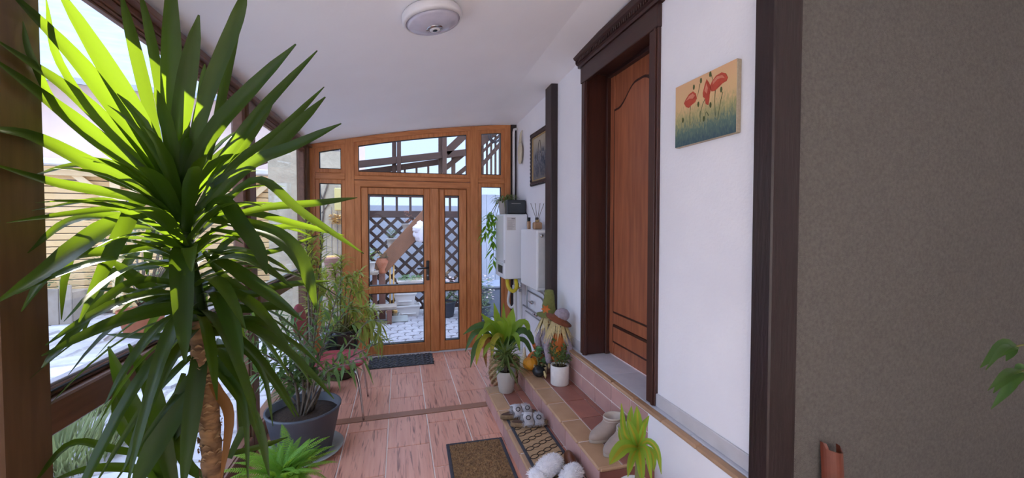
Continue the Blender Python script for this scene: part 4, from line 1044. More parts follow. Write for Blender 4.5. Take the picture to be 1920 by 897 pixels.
# oleander in the big anthracite pot
OO = Vector((-.65, 3.05, 0))
ol = thing('potted_oleander', 'oleander with many narrow leaves in a large anthracite pot on a saucer', 'plant', OO)
MB().lathe([(0, 0), (.2, 0), (.245, .025), (.255, .03), (.25, .035), (.2, .014), (0, .014)], 32).build('saucer', M['planter_grey'], ol)
MB().lathe([(.165, .015), (.175, .02), (.232, .30), (.24, .31), (.24, .322), (.225, .322), (.218, .26)], 36).build('pot', M['pot_dark'], ol); soil(ol, .22, .262)
OD = 2.77
ob = OO + Vector((0, 0, .27))
for k, (mx_, my_, px, py, dd) in enumerate(((560, 690, 470, 590, -.1), (560, 680, 505, 555, .1), (572, 670, 545, 590, -.2), (585, 660, 600, 565, .1), (600, 670, 640, 525, 0), (620, 690, 690, 600, -.1), (630, 690, 715, 640, .05), (610, 700, 670, 680, -.25), (545, 700, 470, 650, -.2), (550, 720, 480, 700, .0), (590, 680, 655, 570, .2), (575, 700, 520, 640, .2), (600, 700, 705, 665, -.2), (530, 725, 455, 620, .15))):
    b0 = ob + Vector((U(-.05, .05), U(-.05, .05), 0))
    t1 = OD + dd; r = ray(px, py)
    if r.x < 0: t1 = min(t1, -.90 / r.x)
    stem_leaves(ol, 'stem', [b0, at_d(mx_, my_, OD + dd * .4), CAM + r * t1], .009, .003, 'oleander', 'bark_grey', 52 if px < 660 else 24, .12, .021, .30, O=OO)
# second oleander in a square grey planter by the far window bay
GO = Vector((-.80, 4.08, 0))
go = thing('tall_oleander', 'tall thin-stemmed plant in a square grey planter by the far window bay', 'plant', GO)
MB().loft([[Vector((s * a, t * a, z)) for s, t in ((-1, -1), (1, -1), (1, 1), (-1, 1))] for a, z in ((.11, 0), (.115, .005), (.135, .25), (.12, .25), (.118, .2))], True, False).build('planter_body', M['planter_grey'], go); soil(go, .11, .205)
gt = GO + Vector((0, 0, .2))
for (px, py) in ((560, 400), (585, 420), (540, 430), (605, 440), (570, 470), (595, 490)):
    e = at_y(px, py, 4.3); e.x = max(e.x, -.88); stem_leaves(go, 'stem', [gt, gt.lerp(e, .5) + Vector((.0, 0, .05)), e], .012, .004, 'oleander_lit', 'bark_grey', 60, .13, .022, .5, O=GO)
# bushy plant, sunlit look in its leaf colour, in a black tub behind the chair
BO = Vector((-.60, 4.46, 0))
bo = thing('bushy_corner_plant', 'bushy narrow-leaved plant painted sunlit yellow-green in a black tub by the door', 'plant', BO)
MB().lathe([(.13, 0), (.15, .02), (.185, .44), (.195, .46), (.195, .5), (.17, .5), (.165, .44)], 28).build('pot', M['pot_black'], bo); soil(bo, .165, .44)
for k in range(17):
    px, py = ((600, 545), (625, 500), (640, 480), (655, 520), (680, 545), (700, 580), (715, 610), (720, 640), (585, 575), (610, 590), (690, 620), (640, 560), (665, 580), (630, 530), (600, 510), (675, 510), (650, 600))[k]
    e = at_y(px, py, 4.46 + U(-.22, .2)); e.x = max(e.x, -.9)
    stem_leaves(bo, 'stem', [BO + Vector((U(-.08, .08), U(-.08, .08), .44)), BO.lerp(e, .6) + Vector((0, 0, .28)), e], .007, .003, 'oleander_lit', 'stem_green', 38, .15, .024, .4, droop=.6, O=BO)
# boston fern
FE = Vector((-.62, 2.42, 0))
fe = thing('fern', 'bright green feathery fern in a pot before the anthracite pot', 'plant', FE)
pot_lathe('pot', .07, .1, .2, 'pot_white', fe, .015); soil(fe, .085, .18)
def frond_mesh(L, bend):
    mb = MB(); n = 30; pts = []
    for i in range(n + 1):
        u = i / n; pts.append(Vector((L * (u * .75 + .1 * u * u), 0, L * (.85 * u - bend * u * u))))
    mb.tube(pts, [.0022 - .0016 * i / n for i in range(n + 1)], 4)
    for i in range(2, n + 1):
        u = i / n; w = .030 * math.sin(PI * min(1, .12 + .86 * u)) ** .8 * L / .3; t = (pts[i] - pts[i - 1]).normalized(); nrm = Vector((-t.z, 0, t.x))
        for s in (-1, 1): mb.leaf(pts[i], Vector((t.x * .35, s, t.z * .35)), w, .0072 * L / .3, .15, nrm, 2, .1, [.7, 1, .1])
    return mb.mesh('frond', M['fern'])
fms = [frond_mesh(.30, .5), frond_mesh(.26, .35), frond_mesh(.22, .75)]
for k in range(96): put('frond', random.choice(fms), fe, (U(-.04, .04), U(-.04, .04), .19), (0, U(-.35, .3), k * 2.4 + U(-.2, .2)), (U(.75, 1.12),) * 3)
# broad leaved plant in the wicker basket
LO = Vector((.985, 3.84, 0))
li = thing('basket_plant', 'yellow-green broad-leaved plant in a braided wicker basket behind the steps', 'plant', LO)
bk = MB().lathe([(.10, 0), (.115, .01), (.148, .12), (.140, .22), (.125, .26), (.115, .26), (.12, .2)], 28).build('basket', M['wicker'], li)
for r_ in range(9):
    z = .018 + .028 * r_; R_ = interp([.118, .136, .150, .150, .145, .138, .13], z / .26)
    for k in range(14):
        a = 2 * PI * (k + .5 * (r_ % 2)) / 14; mb = MB()
        p = [Vector((R_ * math.cos(a + b), R_ * math.sin(a + b), z + .012 * math.sin(b * 14))) for b in (-.2, -.07, .07, .2)]
        mb.tube(p, [.006, .012, .012, .006], 6).build('braid', M['wicker'], bk)
for s in (-1, 1):
    hp = [Vector((-.132 * math.cos(.25 * i - .5) * (1 if s < 0 else -1), -.10 * math.sin(.5 * (i - 2)) , .22 + .075 * math.sin(PI * i / 4))) for i in range(5)]
    MB().tube(bez([Matrix.Rotation(-.9, 3, 'Z') @ p for p in hp], 12), .010, 6).build('handle', M['wicker'], li)
def broad(pts, wpx, mat, dd=0.0, par=li, O=LO, d0=4.0, f=.45, fold=.2, prof=[.12, .75, 1, .95, .7, .06], n=10):
    return blade(pts, wpx, dd, f, mat, par, O, d0, prof, -.9, n, fold)
LB = (945, 668)
for pts, wpx, mt, dd in (([LB, (938, 625), (926, 568)], 17, 'lily', -.05), ([LB, (930, 625), (902, 588)], 20, 'lily', -.1), ([LB, (955, 620), (962, 578)], 22, 'lily', 0), ([LB, (945, 620), (944, 568)], 9, 'lily', .1),
     ([LB, (915, 628), (890, 625), (872, 660)], 13, 'lily_dark', -.15), ([LB, (920, 635), (893, 648), (882, 690)], 13, 'lily_dark', -.3), ([LB, (915, 630), (898, 655), (893, 685)], 11, 'lily_yellow', -.35), ([LB, (920, 635), (910, 660), (912, 690)], 9, 'yucca_dry', -.4),
     ([LB, (925, 615), (895, 612), (868, 628)], 14, 'lily_dark', -.1), ([LB, (970, 625), (990, 625), (1004, 655)], 15, 'lily_dark', -.1), ([LB, (965, 615), (985, 605), (995, 630)], 13, 'lily', -.05), ([LB, (930, 630), (912, 618), (890, 640)], 13, 'lily', -.25),
     ([LB, (940, 630), (925, 640), (922, 672)], 12, 'lily_yellow', -.4), ([LB, (955, 632), (968, 630), (975, 660)], 12, 'lily', -.35), ([LB, (935, 620), (918, 605), (905, 620)], 13, 'lily', -.2), ([LB, (950, 625), (940, 600), (925, 605)], 12, 'lily', -.25), ([LB, (960, 630), (975, 610), (985, 598)], 12, 'lily', .1),
     ([LB, (950, 640), (955, 610), (940, 590)], 10, 'lily', -.3), ([LB, (962, 640), (985, 640), (1000, 672)], 11, 'lily_dark', -.2), ([LB, (932, 645), (915, 650), (905, 672)], 10, 'lily', -.45)):
    broad(pts, wpx, mt, dd)
for k in range(22):
    a = k * 2.4; el = U(.5, 1.35); L_ = U(.28, .5); d = Vector((math.cos(a) * math.cos(el) * .8 - .1, math.sin(a) * math.cos(el) * .8 - .12, math.sin(el)))
    MB().leaf((0, 0, .22), d, L_, U(.05, .075), U(.15, .7), segs=8, prof=[.12, .3, .75, 1, .95, .7, .35, .05], fold=.2).build('leaf', M[random.choice(['lily', 'lily', 'lily_dark', 'lily_yellow'])], li)
# spiky plant in the beige pot on the lower step
SO2 = Vector((.872, 3.345, Z1))
sp = thing('spiky_potted_plant', 'spiky thin-leaved plant in a smooth beige pot on the lower step', 'plant', SO2)
MB().lathe([(.058, 0), (.062, .005), (.080, .12), (.083, .178), (.082, .185), (.073, .185), (.07, .15)], 30).build('pot', M['pot_grey'], sp); soil(sp, .072, .15)
for (x, y, h) in ((0, 0, .20), (.018, .01, .14), (-.02, .01, .17), (.0, -.02, .10)):
    s_ = MB().tube([(x * .5, y * .5, .15), (x, y, .15 + h)], [.008, .006], 7).build('cane', M['bark_grey'], sp)
    for k in range(32):
        a = k * 2.4 + U(-.3, .3); el = U(-.5, 1.3); mb = MB()
        mb.leaf((x, y, .15 + h * U(.75, 1.02)), (math.cos(a) * math.cos(el), math.sin(a) * math.cos(el), math.sin(el)), U(.15, .25), .0165, U(.1, .5), segs=5, prof=[.6, 1, .9, .6, .3, .04], fold=.35)
        mb.build('blade', M['grassy'], s_)
# leafy plant in the white textured pot on the upper step
t = thing('white_pot_plant', 'small leafy plant in a textured white pot on the upper step', 'plant', (1.246, 3.05, Z2))
MB().lathe([(.070, 0), (.074, .004), (.075, .15), (.073, .155), (.064, .155), (.062, .13)], 30).build('pot', M['pot_white'], t); soil(t, .063, .135)
for k in range(9):
    a = k * 2.4; r = U(.03, .09); h = U(.08, .2)
    stem_leaves(t, 'stem', [Vector((0.3 * r * math.cos(a), .3 * r * math.sin(a), .135)), Vector((.7 * r * math.cos(a), .7 * r * math.sin(a), .14 + h * .6)), Vector((r * math.cos(a), r * math.sin(a), .14 + h))], .003, .002, 'jade', 'stem_green', 13, .045, .022, .25, spread=.9)

# ---------------- harvest decoration on the far end of the upper step
def stp(px, py): return at_z(px, py, Z2)
def pumpkin(name, label, loc, R, H, mat, ribs=10, stem='stem_green', amp=.12):
    t = thing(name, label, 'pumpkin', loc)
    MB().blob((0, 0, H * .5), (R, R, H * .5), 40, 14, lambda d, th, ph: (1 + amp * (abs(math.cos(th * ribs / 2)) - .6) * math.sin(ph)) * (1 - .12 * max(0, d.z) ** 6)).build('fruit', M[mat], t)
    MB().tube([(0, 0, H * .9), (.005, 0, H * 1.05), (.02, .005, H * 1.2)], [.011, .008, .009], 7).build('stalk', M[stem], t); return t
pumpkin('yellow_pumpkin', 'ribbed yellow-orange pumpkin on the edge of the upper step', Vector((1.115, 3.40, Z2)), .072, .115, 'pumpkin')
g = thing('dark_gourd', 'black glossy gourd bowl lying before the succulent on the step', 'gourd', Vector((1.13, 3.235, Z2)))
MB().blob((0, 0, .045), (.055, .055, .045), 24, 14).build('gourd_body', M['gourd_dark'], g); MB().tube([(.03, -.045, .06), (.038, -.06, .03), (.04, -.058, .0)], [.006, .012, .005], 8).build('tassel', M['straw'], g)
t = thing('succulent', 'pale green rosette succulent between the gourd and the white pot', 'plant', Vector((1.165, 3.29, Z2)))
MB().lathe([(.05, 0), (.055, .005), (.06, .07), (.052, .07), (.05, .05)], 20).build('pot', M['burlap'], t); soil(t, .05, .055)
for (x, y, z, R_) in ((-.035, -.01, .15, .065), (.05, .0, .10, .055), (-.01, .02, .19, .055), (.01, -.05, .11, .05)):
    hd_ = MB().tube([(x * .3, y * .3, .06), (x, y, z)], [.006, .008], 6).build('stalk', M['stem_green'], t)
    for k in range(13):
        a = k * 2.4; el = .15 + .09 * k
        MB().leaf((x, y, z), (math.cos(a) * math.cos(el), math.sin(a) * math.cos(el), math.sin(el)), R_, .032, .1, segs=4, prof=[.4, .8, 1, .8, .1], fold=.35).build('leaf', M['succulent'], hd_)
t = thing('cloth_pumpkin', 'orange stuffed cloth pumpkin with knotted top behind the yellow pumpkin', 'pumpkin', Vector((1.175, 3.44, Z2)))
MB().blob((0, 0, .075), (.08, .05, .075), 36, 14, lambda d, th, ph: 1 + .10 * abs(math.sin(th * 5)) * math.sin(ph)).build('stuffed_body', M['cloth_orange'], t)
for k in range(5): MB().leaf((0, 0, .14), (math.cos(k * 1.3) * .5, math.sin(k * 1.3) * .3, 1), .09, .05, .1, segs=4, prof=[.3, .6, 1, 1, .5]).build('knot_flap', M['cloth_orange'], t)
t = thing('pale_gourd', 'pale cream bottle gourd at the wall end of the step', 'gourd', Vector((1.075, 3.475, Z2)))
MB().lathe([(0, 0), (.03, .004), (.042, .04), (.030, .085), (.016, .12), (.014, .16), (.006, .185), (0, .188)], 20).build('gourd_body', M['gourd_white'], t)

def scarecrow(name, label, loc, rz, hatmat, H, body, hat='pointed'):
    t = thing(name, label, 'doll', loc, rz)
    for s in (-1, 1):
        MB().tube([(s * .03, 0, .0), (s * .032, -.01, .08), (s * .025, 0, .17)], [.020, .017, .02], 8).build('leg', M['cloth_lilac'], t)
    mb = MB(); n = 16
    mb.lathe([(.06, .13), (.075, .17), (.072, .25), (.05, .34), (.025, .37)], n, fn=lambda a, z: 1 + .06 * math.sin(5 * a + z * 30)).build('coat', M[body], t)
    MB().box((-.03, -.082, .2), (.015, -.066, .25), .006).build('patch', M['pumpkin'], t)
    for s in (-1, 1):
        a_ = MB().tube(bez([Vector((s * .045, 0, .34)), Vector((s * .095, -.02, .27)), Vector((s * .085, -.05, .19)), Vector((s * .075, -.06, .13))], 8), [.022, .024, .025, .025, .026, .026, .026, .026, .02], 10).build('sleeve', M['cloth_lilac'], t)
        mb = MB()
        for k in range(10): mb.leaf((s * .075, -.06, .135), (U(-.5, .5), U(-.5, .5), -1), .05, .006, .1)
        mb.build('straw_hand', M['straw'], a_)
    hz = .43
    hd_ = MB().blob((0, 0, hz), (.058, .055, .066), 20, 14).build('head', M['burlap'], t)
    for s in (-1, 1): MB().blob((s * .02, -.052, hz + .008), (.006, .004, .007), 8, 6).build('eye', M['print_black'], hd_)
    MB().blob((0, -.058, hz - .008), (.006, .008, .006), 8, 6).build('nose', M['cloth_orange'], hd_)
    MB().tube(bez([Vector((-.022, -.052, hz - .024)), Vector((0, -.056, hz - .033)), Vector((.022, -.052, hz - .024))], 6), .0022, 5).build('mouth', M['print_black'], hd_)
    mb = MB()
    for k in range(170):
        a = U(-.75, PI + .75) if k % 3 else U(0, 2 * PI); r = .055
        mb.leaf((r * math.cos(a), r * math.sin(a) * .9, hz + .045), (math.cos(a) * .45, math.sin(a) * .45, -1), U(.11, .23), .009, -.05, (math.cos(a), math.sin(a), 0), 3)
    hr = mb.build('straw_hair', M['straw'], hd_); hr['kind'] = 'stuff'
    if hat == 'pointed':
        h = MB().lathe([(.0, hz + .045), (.115, hz + .042), (.118, hz + .05), (.063, hz + .06), (.058, hz + .13), (.045, hz + .22), (.038, hz + .27), (.0, hz + .275)], 22, fn=lambda a, z: 1 + .10 * math.sin(3 * a + z * 40)).build('pointed_hat', M[hatmat], t)
        for k in range(6): MB().leaf((-.02, -.055, hz + .11), (math.cos(k * 1.05), -.35, math.sin(k * 1.05)), .045, .022, .0, (0, -1, 0), 3).build('hat_leaf', M['cloth_orange'], h)
    else:
        m4 = Matrix.Translation((0, 0, hz + .05)) @ Matrix.Rotation(.42, 4, 'Y')
        h = MB().lathe([(0, 0), (.115, -.004), (.12, .004), (.065, .015), (.058, .05), (0, .06)], 22, mat=m4).build('brimmed_hat', M[hatmat], t)
        MB().blob((.03, -.01, hz + .10), (.065, .055, .055), 22, 14, lambda d, th, ph: 1 + .07 * mnoise.noise(d * 9)).build('knitted_top', M['cloth_lilac'], h)
    return t
scarecrow('scarecrow_doll', 'scarecrow doll with tall olive pointed hat against the dark post', Vector((1.295, 3.43, Z2)), -.5, 'felt_green', .72, 'cloth_lilac')
scarecrow('scarecrow_doll', 'scarecrow doll with brown brimmed hat and knitted pink-grey top', Vector((1.295, 3.20, Z2)), -.45, 'felt_brown', .6, 'cloth_orange', 'brim')

# ---------------- near right: striped dracaena on the wrapped lower step, small variegated pot
DO = Vector((1.10, 1.70, Z1)); dpt = 1.93
dc = thing('striped_dracaena', 'yellow-green striped leaf plant in a white pot at the near end of the steps', 'plant', DO)
MB().lathe([(.065, 0), (.07, .004), (.088, .17), (.09, .18), (.078, .18), (.075, .15)], 28).build('pot', M['pot_white'], dc); soil(dc, .077, .15)
MB().tube([(0, 0, .14), (0, 0, .30)], [.014, .01], 8).build('stem', M['stem_green'], dc)
DB = (1196, 838)
for pts, wpx, dd in (([DB, (1172, 815), (1165, 757)], 13, -.02), ([DB, (1182, 800), (1184, 762)], 14, .05), ([DB, (1196, 800), (1194, 762)], 18, .0), ([DB, (1202, 810), (1217, 780)], 14, .04), ([DB, (1172, 838), (1155, 855), (1143, 872)], 26, -.25),
     ([DB, (1215, 828), (1232, 845), (1240, 890)], 12, -.05), ([DB, (1200, 860), (1205, 910)], 18, -.2), ([DB, (1185, 860), (1177, 895)], 14, -.25), ([DB, (1222, 850), (1226, 885)], 14, -.1), ([DB, (1160, 850), (1146, 868)], 14, -.1), ([DB, (1188, 815), (1176, 785)], 16, -.1), ([DB, (1205, 815), (1208, 790)], 12, -.1),
     ([DB, (1212, 845), (1222, 905)], 12, -.22), ([DB, (1168, 828), (1160, 800)], 10, .06)):
    lf_ = blade(pts, wpx, dd, .3, 'variegated', dc, DO, dpt, [.45, .8, 1, .95, .7, .08], -.9, 10, .3)
    blade(pts, wpx * .3, dd, .3, 'lily_yellow', dc, DO, dpt - .004, [.6, .8, 1, .8, .5, .05], -.9, 10, .1).name = 'leaf_stripe'
t = thing('variegated_plant', 'small white-edged leafy plant in a low pot before the steps end', 'plant', (.93, 1.72, Z1))
MB().lathe([(.06, 0), (.065, .004), (.08, .13), (.07, .13), (.068, .1)], 24).build('pot', M['pot_grey'], t); soil(t, .07, .105)
for k in range(26):
    a = k * 2.4; el = U(.1, 1.2)
    MB().leaf((0, 0, .11), (math.cos(a) * math.cos(el), math.sin(a) * math.cos(el), math.sin(el)), U(.10, .18), .035, .4, segs=5, prof=[.15, .7, 1, .8, .4, .05]).build('leaf', M['succulent' if k % 3 else 'lily_yellow'], t)

# ---------------- mats
def mat_thing(name, label, x0, x1, y0, y1, z, rz=0.0): return thing(name, label, 'mat', ((x0 + x1) / 2, (y0 + y1) / 2, z), rz)
ma = mat_thing('coir_doormat', 'brown bristle doormat with charcoal border on the wood-look floor', .295, .70, 2.25, 2.86, .001, -.03)
mb = MB(); W_, H_ = .2025, .305
for a, b in (((-W_, -H_), (-W_ + .022, H_)), ((W_ - .022, -H_), (W_, H_)), ((-W_ + .022, -H_), (W_ - .022, -H_ + .022)), ((-W_ + .022, H_ - .022), (W_ - .022, H_))): mb.box((a[0], a[1], 0), (b[0], b[1], .012), .003)
mb.build('border', M['mat_dark'], ma)
mb = MB(); n = 60; m_ = 84
vs = [(-W_ + .022 + (2 * W_ - .044) * i / n, -H_ + .022 + (2 * H_ - .044) * j / m_, .009 + .006 * mnoise.noise(Vector((i * .6, j * .6, 0))) + U(0, .004)) for j in range(m_ + 1) for i in range(n + 1)]
mb.add(vs, [(j * (n + 1) + i, j * (n + 1) + i + 1, (j + 1) * (n + 1) + i + 1, (j + 1) * (n + 1) + i) for j in range(m_) for i in range(n)]); mb.build('bristle_pile', M['coir'], ma)
rm = mat_thing('rubber_doormat', 'dark rubber doormat with leaf relief in front of the double door', -.365, .372, 4.56, 4.945, .001)
MB().box((-.355, -.185, 0), (.355, .185, .006), .003).build('rubber_base', M['black_plastic'], rm)
mb = MB()
for j in range(9):
    for i in range(15):
        a = (.6 if (i + j) % 2 else -.6) + U(-.25, .25); x = -.335 + .0475 * i + (.012 if j % 2 else 0); y = -.17 + .0425 * j
        mb.blob((x, y, .008), (.026, .011, .009), 7, 4, None, Matrix.Rotation(a, 3, 'Z').to_4x4())
mb.build('leaf_relief', mk('grey_rubber_relief', '50525a', .6), rm)['kind'] = 'stuff'
ru = mat_thing('runner_mat', 'tan step mat with dark linked loop pattern on the lower step', .742, 1.0, 1.95, 2.94, Z1 + .001)
hw, hh = .127, .49
MB().box((-hw + .02, -hh + .02, 0), (hw - .02, hh - .02, .007), .002).build('pile', M['mat_tan'], ru)
mb = MB()
for a, b in (((-hw, -hh), (-hw + .02, hh)), ((hw - .02, -hh), (hw, hh)), ((-hw + .02, -hh), (hw - .02, -hh + .02)), ((-hw + .02, hh - .02), (hw - .02, hh))): mb.box((a[0], a[1], 0), (b[0], b[1], .009), .003)
mb.build('border', M['mat_dark'], ru)
lp = MB().tube([Vector((.030 * math.cos(a), .0175 * math.sin(a), 0)) for a in [2 * PI * k / 14 for k in range(15)]], .0032, 5, False).mesh('loop', M['mat_line'])
for j in range(11):
    for i in range(4):
        x = -.078 + .052 * i; y = -hh + .03 + .090 * j + .026 * i
        if abs(y) < hh - .035: put('loop', lp, ru, (x, y, .0075), (0, 0, .46))
ln_ = MB()
for k in range(18): ln_.box((-hw + .022, -hh + .045 + .052 * k, .006), (hw - .022, -hh + .048 + .052 * k, .0076))
ln_.build('rib_line', mk('tan_rib_line', '96795a', .95), ru)  # thin darker tan lines across the pile

# ---------------- footwear
def ring_sole(L, w0, w1, z, n=20):
    pts = []
    for k in range(n):
        a = 2 * PI * k / n; x = math.cos(a); y = math.sin(a); wd = w0 + (w1 - w0) * (x + 1) / 2; pts.append(Vector((x * L / 2, y * wd / 2 * (1 - .12 * x * x), z)))
    return pts
def fuzz(mb, c, r, cnt, ln, wd=.003):
    for _ in range(cnt):
        d = Vector((U(-1, 1), U(-1, 1), U(-.1, 1))).normalized(); p = Vector(c) + Vector((d.x * r[0], d.y * r[1], d.z * r[2]))
        mb.leaf(p, d + Vector((U(-.6, .6), U(-.6, .6), U(-.3, .3))), ln * U(.6, 1.2), wd, .2, (U(-1, 1), U(-1, 1), U(-1, 1)), 2, .0, [1, .7, .1])
def sandal(name, label, loc, rz, group):
    t = thing(name, label, 'slipper', loc, rz, group); L = .268
    MB().loft([ring_sole(L, .07, .092, 0), ring_sole(L * 1.01, .074, .096, .006), ring_sole(L * 1.01, .074, .096, .024), ring_sole(L * .98, .07, .09, .03)]).build('sole', M['sole_cork'], t)
    MB().loft([ring_sole(L * .95, .064, .085, .0295), ring_sole(L * .93, .06, .08, .033)]).build('footbed', M['sole_dark'], t)
    for x, w_ in ((-.012, .062), (.062, .062)):
        rs = []
        for k in range(11):
            a = PI * k / 10; rs.append([Vector((x + s * w_ / 2 + .006 * math.sin(5 * a), .052 * math.cos(a), (.022 + (.042 + .012 * (x < .03)) * math.sin(a) ** .8 + h))) for s, h in ((-1, 0), (1, 0), (1, .012), (-1, .012))])
        b = MB().loft(rs).build('fluffy_strap', M['fur_grey'], t)
        fz_ = MB(); fuzz(fz_, (x, 0, .022), (.036, .052, .052), 900, .024, .0026); fz_.build('fluff', M['fur_grey'], b)['kind'] = 'stuff'
        MB().tube([Vector((x + .016 * math.cos(a), -.042 + .014 * math.sin(a) * .5, .074 + .012 * math.sin(a))) for a in [2 * PI * k / 10 for k in range(11)]], .003, 5).build('buckle', M['black_plastic'], b)
    return t
sandal('fluffy_sandal', 'grey fluffy two-strap sandal nearer the camera on the step mat', (.878, 2.72, Z1 + .011), -.14, 'pair of fluffy sandals')
sandal('fluffy_sandal', 'grey fluffy two-strap sandal behind its pair at the mat end', (.835, 2.865, Z1 + .011), .06, 'pair of fluffy sandals')
def fur_slipper(name, label, loc, rz):
    t = thing(name, label, 'slipper', loc, rz, 'pair of white furry slippers'); L = .25
    MB().loft([ring_sole(L, .08, .1, 0), ring_sole(L * 1.01, .084, .104, .008), ring_sole(L, .08, .1, .02)]).build('sole', M['planter_grey'], t)
    b = MB().blob((.02, 0, .035), (.105, .054, .06), 24, 14, lambda d, th, ph: 1 + .10 * mnoise.noise(d * 3)).build('furry_upper', M['fur_white'], t)
    MB().blob((-.085, 0, .035), (.045, .05, .03), 16, 10).build('heel_rim', M['fur_white'], t)
    f = MB(); fuzz(f, (.02, 0, .035), (.10, .052, .058), 900, .02); fuzz(f, (-.085, 0, .035), (.042, .048, .028), 250, .018); f.build('fluff', M['fur_white'], b)['kind'] = 'stuff'
fur_slipper('furry_slipper', 'white furry slipper on the left of its pair on the lower step', (.80, 2.15, Z1 + .011), .5); fur_slipper('furry_slipper', 'white furry slipper on the right of its pair on the lower step', (.885, 2.02, Z1 + .011), .75)
t = thing('leather_clog', 'brown leather clog beside the white furry slippers', 'shoe', (.962, 2.17, Z1 + .011), 1.45)
MB().loft([ring_sole(.22, .055, .07, 0), ring_sole(.22, .057, .072, .02)]).build('sole', M['sole_dark'], t); MB().blob((.02, 0, .03), (.085, .034, .05), 22, 12).build('upper', M['leather_brown'], t)
def boot(label, loc, rz):
    t = thing('ankle_boot', label, 'boot', loc, rz, 'pair of suede ankle boots'); L = .25
    MB().loft([ring_sole(L, .085, .098, 0), ring_sole(L * 1.01, .088, .101, .006), ring_sole(L * 1.01, .088, .101, .02), ring_sole(L * .98, .084, .097, .024)]).build('sole', mk('pale_rubber_sole', 'aa9c90', .8), t)
    rs = []; n = 24
    # one continuous skin: rings climb from the welt, shrink to the ankle and widen at the cuff
    for u, z, cx, lx, wy in ((0, .02, 0, .125, .049), (.1, .04, 0, .126, .053), (.2, .056, -.002, .120, .053), (.35, .070, -.014, .104, .051), (.5, .082, -.034, .084, .050), (.65, .093, -.048, .072, .050), (.8, .105, -.054, .068, .051), (1, .120, -.056, .069, .053)):
        rs.append([Vector((cx + lx * math.cos(2 * PI * k / n), wy * math.sin(2 * PI * k / n), z + (.018 * (1 - u) * math.cos(2 * PI * k / n) * (u > .05) * -1))) for k in range(n)])
    MB().loft(rs, False).build('suede_upper', M['suede'], t)
    inn = [[Vector((-.056 + r * 1.27 * math.cos(2 * PI * k / n), r * math.sin(2 * PI * k / n), z)) for k in range(n)] for r, z in ((.0535, .120), (.053, .127), (.046, .127), (.043, .116), (.04, .06))]
    MB().loft(inn, True).build('fleece_collar', M['suede_in'], t)
    MB().tube([Vector((-.056 + .0685 * math.cos(2 * PI * k / n), .0525 * math.sin(2 * PI * k / n), .108)) for k in range(n + 1)], .002, 5, False).build('cuff_seam', M['suede_in'], t)
boot('greige suede ankle boot nearer the wall on the upper step', (1.205, 2.20, Z2), PI + .2); boot('greige suede ankle boot nearer the camera on the upper step', (1.215, 2.055, Z2), PI + .28)

# ---------------- chair
CH = Vector((-.53, 3.64, 0))
ch = thing('chair', 'burgundy padded chair with slim chrome legs under the window plants', 'chair', CH)
MB().blob((0, 0, .435), (.25, .235, .045), 36, 16, lambda d, th, ph: 1 / max(abs(math.cos(th)) ** 3.2 + abs(math.sin(th)) ** 3.2, .2) ** (1 / 3.2) ** 1.0).build('seat', M['burgundy'], ch)
MB().blob((0, 0, 0), (.03, .20, .13), 30, 14, lambda d, th, ph: 1, Matrix.Translation((-.27, 0, .79)) @ Matrix.Rotation(-.14, 4, 'Y')).build('backrest', M['burgundy'], ch)
for x, y in ((.19, -.19), (.19, .19), (-.2, -.18), (-.2, .18)):
    MB().tube(bez([Vector((x * .92, y * .95, .41)), Vector((x * 1.1, y * 1.05, .25)), Vector((x * 1.25, y * 1.22, .0))], 8), [.012, .012, .011, .011, .010, .009, .009, .008, .008], 8).build('leg', M['chrome'], ch)
for y in (-.12, .12): MB().tube(bez([Vector((-.19, y, .41)), Vector((-.26, y, .5)), Vector((-.275, y, .72))], 8), .010, 8).build('back_support', M['chrome'], ch)
MB().box((-.19, -.18, .392), (.18, .18, .402), .004).build('seat_frame', M['black_plastic'], ch)

# ---------------- boiler corner
bl = thing('gas_boiler', 'tall white wall-hung gas boiler next to the end window', 'boiler', (1.15, 4.49, .93))
MB().box((0, 0, 0), (.28, .42, .75), .012).build('casing', M['white_enamel'], bl)
pnl = MB().box((-.006, .015, .012), (.002, .405, .19), .003).build('front_flap', M['white_enamel'], bl)
MB().box((-.01, .06, .06), (-.005, .27, .15), .002).build('display', M['black_plastic'], pnl); MB().box((-.006, .015, .196), (.002, .405, .738), .003).build('front_panel', M['white_enamel'], bl)
lb = MB().box((.03, -.002, .565), (.135, .001, .715)).build('rating_label', M['label_paper'], bl)
mb = MB()
for k in range(8): mb.box((.04, -.0032, .58 + .013 * k), (.04 + U(.05, .085), -.0018, .583 + .013 * k))
mb.box((.085, -.0032, .692), (.125, -.0018, .704)); mb.build('small_print', M['print_grey'], lb)
for k in range(3): MB().box((-.004, -.003, .19 + .012 * k), (.006, .004, .197 + .012 * k)).build('hinge_slot', M['print_grey'], bl)
MB().box((.06, .08, -.014), (.25, .36, .0), .004).build('connection_plate', M['black_plastic'], bl)
ex = thing('white_wall_cabinet', 'white slim wall cabinet beside the boiler and dark post', 'cabinet', (1.30, 3.79, .905))
MB().box((0, 0, 0), (.135, .545, .61), .01).build('casing', M['white_enamel'], ex); MB().box((.02, -.003, .03), (.12, .002, .58), .003).build('side_plate', M['grey_enamel'], ex)
MB().lathe([(.018, 0), (.018, .012), (.011, .016), (0, .016)], 16, mat=Matrix.Translation((.05, -.002, .55)) @ Matrix.Rotation(PI / 2, 4, 'X')).build('cam_lock', M['chrome'], ex)
MB().tube([(.10, .03, 0), (.10, .03, -.03), (.09, .02, -.06)], [.012, .010, .008], 8).build('tap', M['chrome'], ex)
rt = thing('black_electronics_box', 'black flat-fronted electronics box on top of the boiler', 'box', (1.195, 4.53, 1.682))
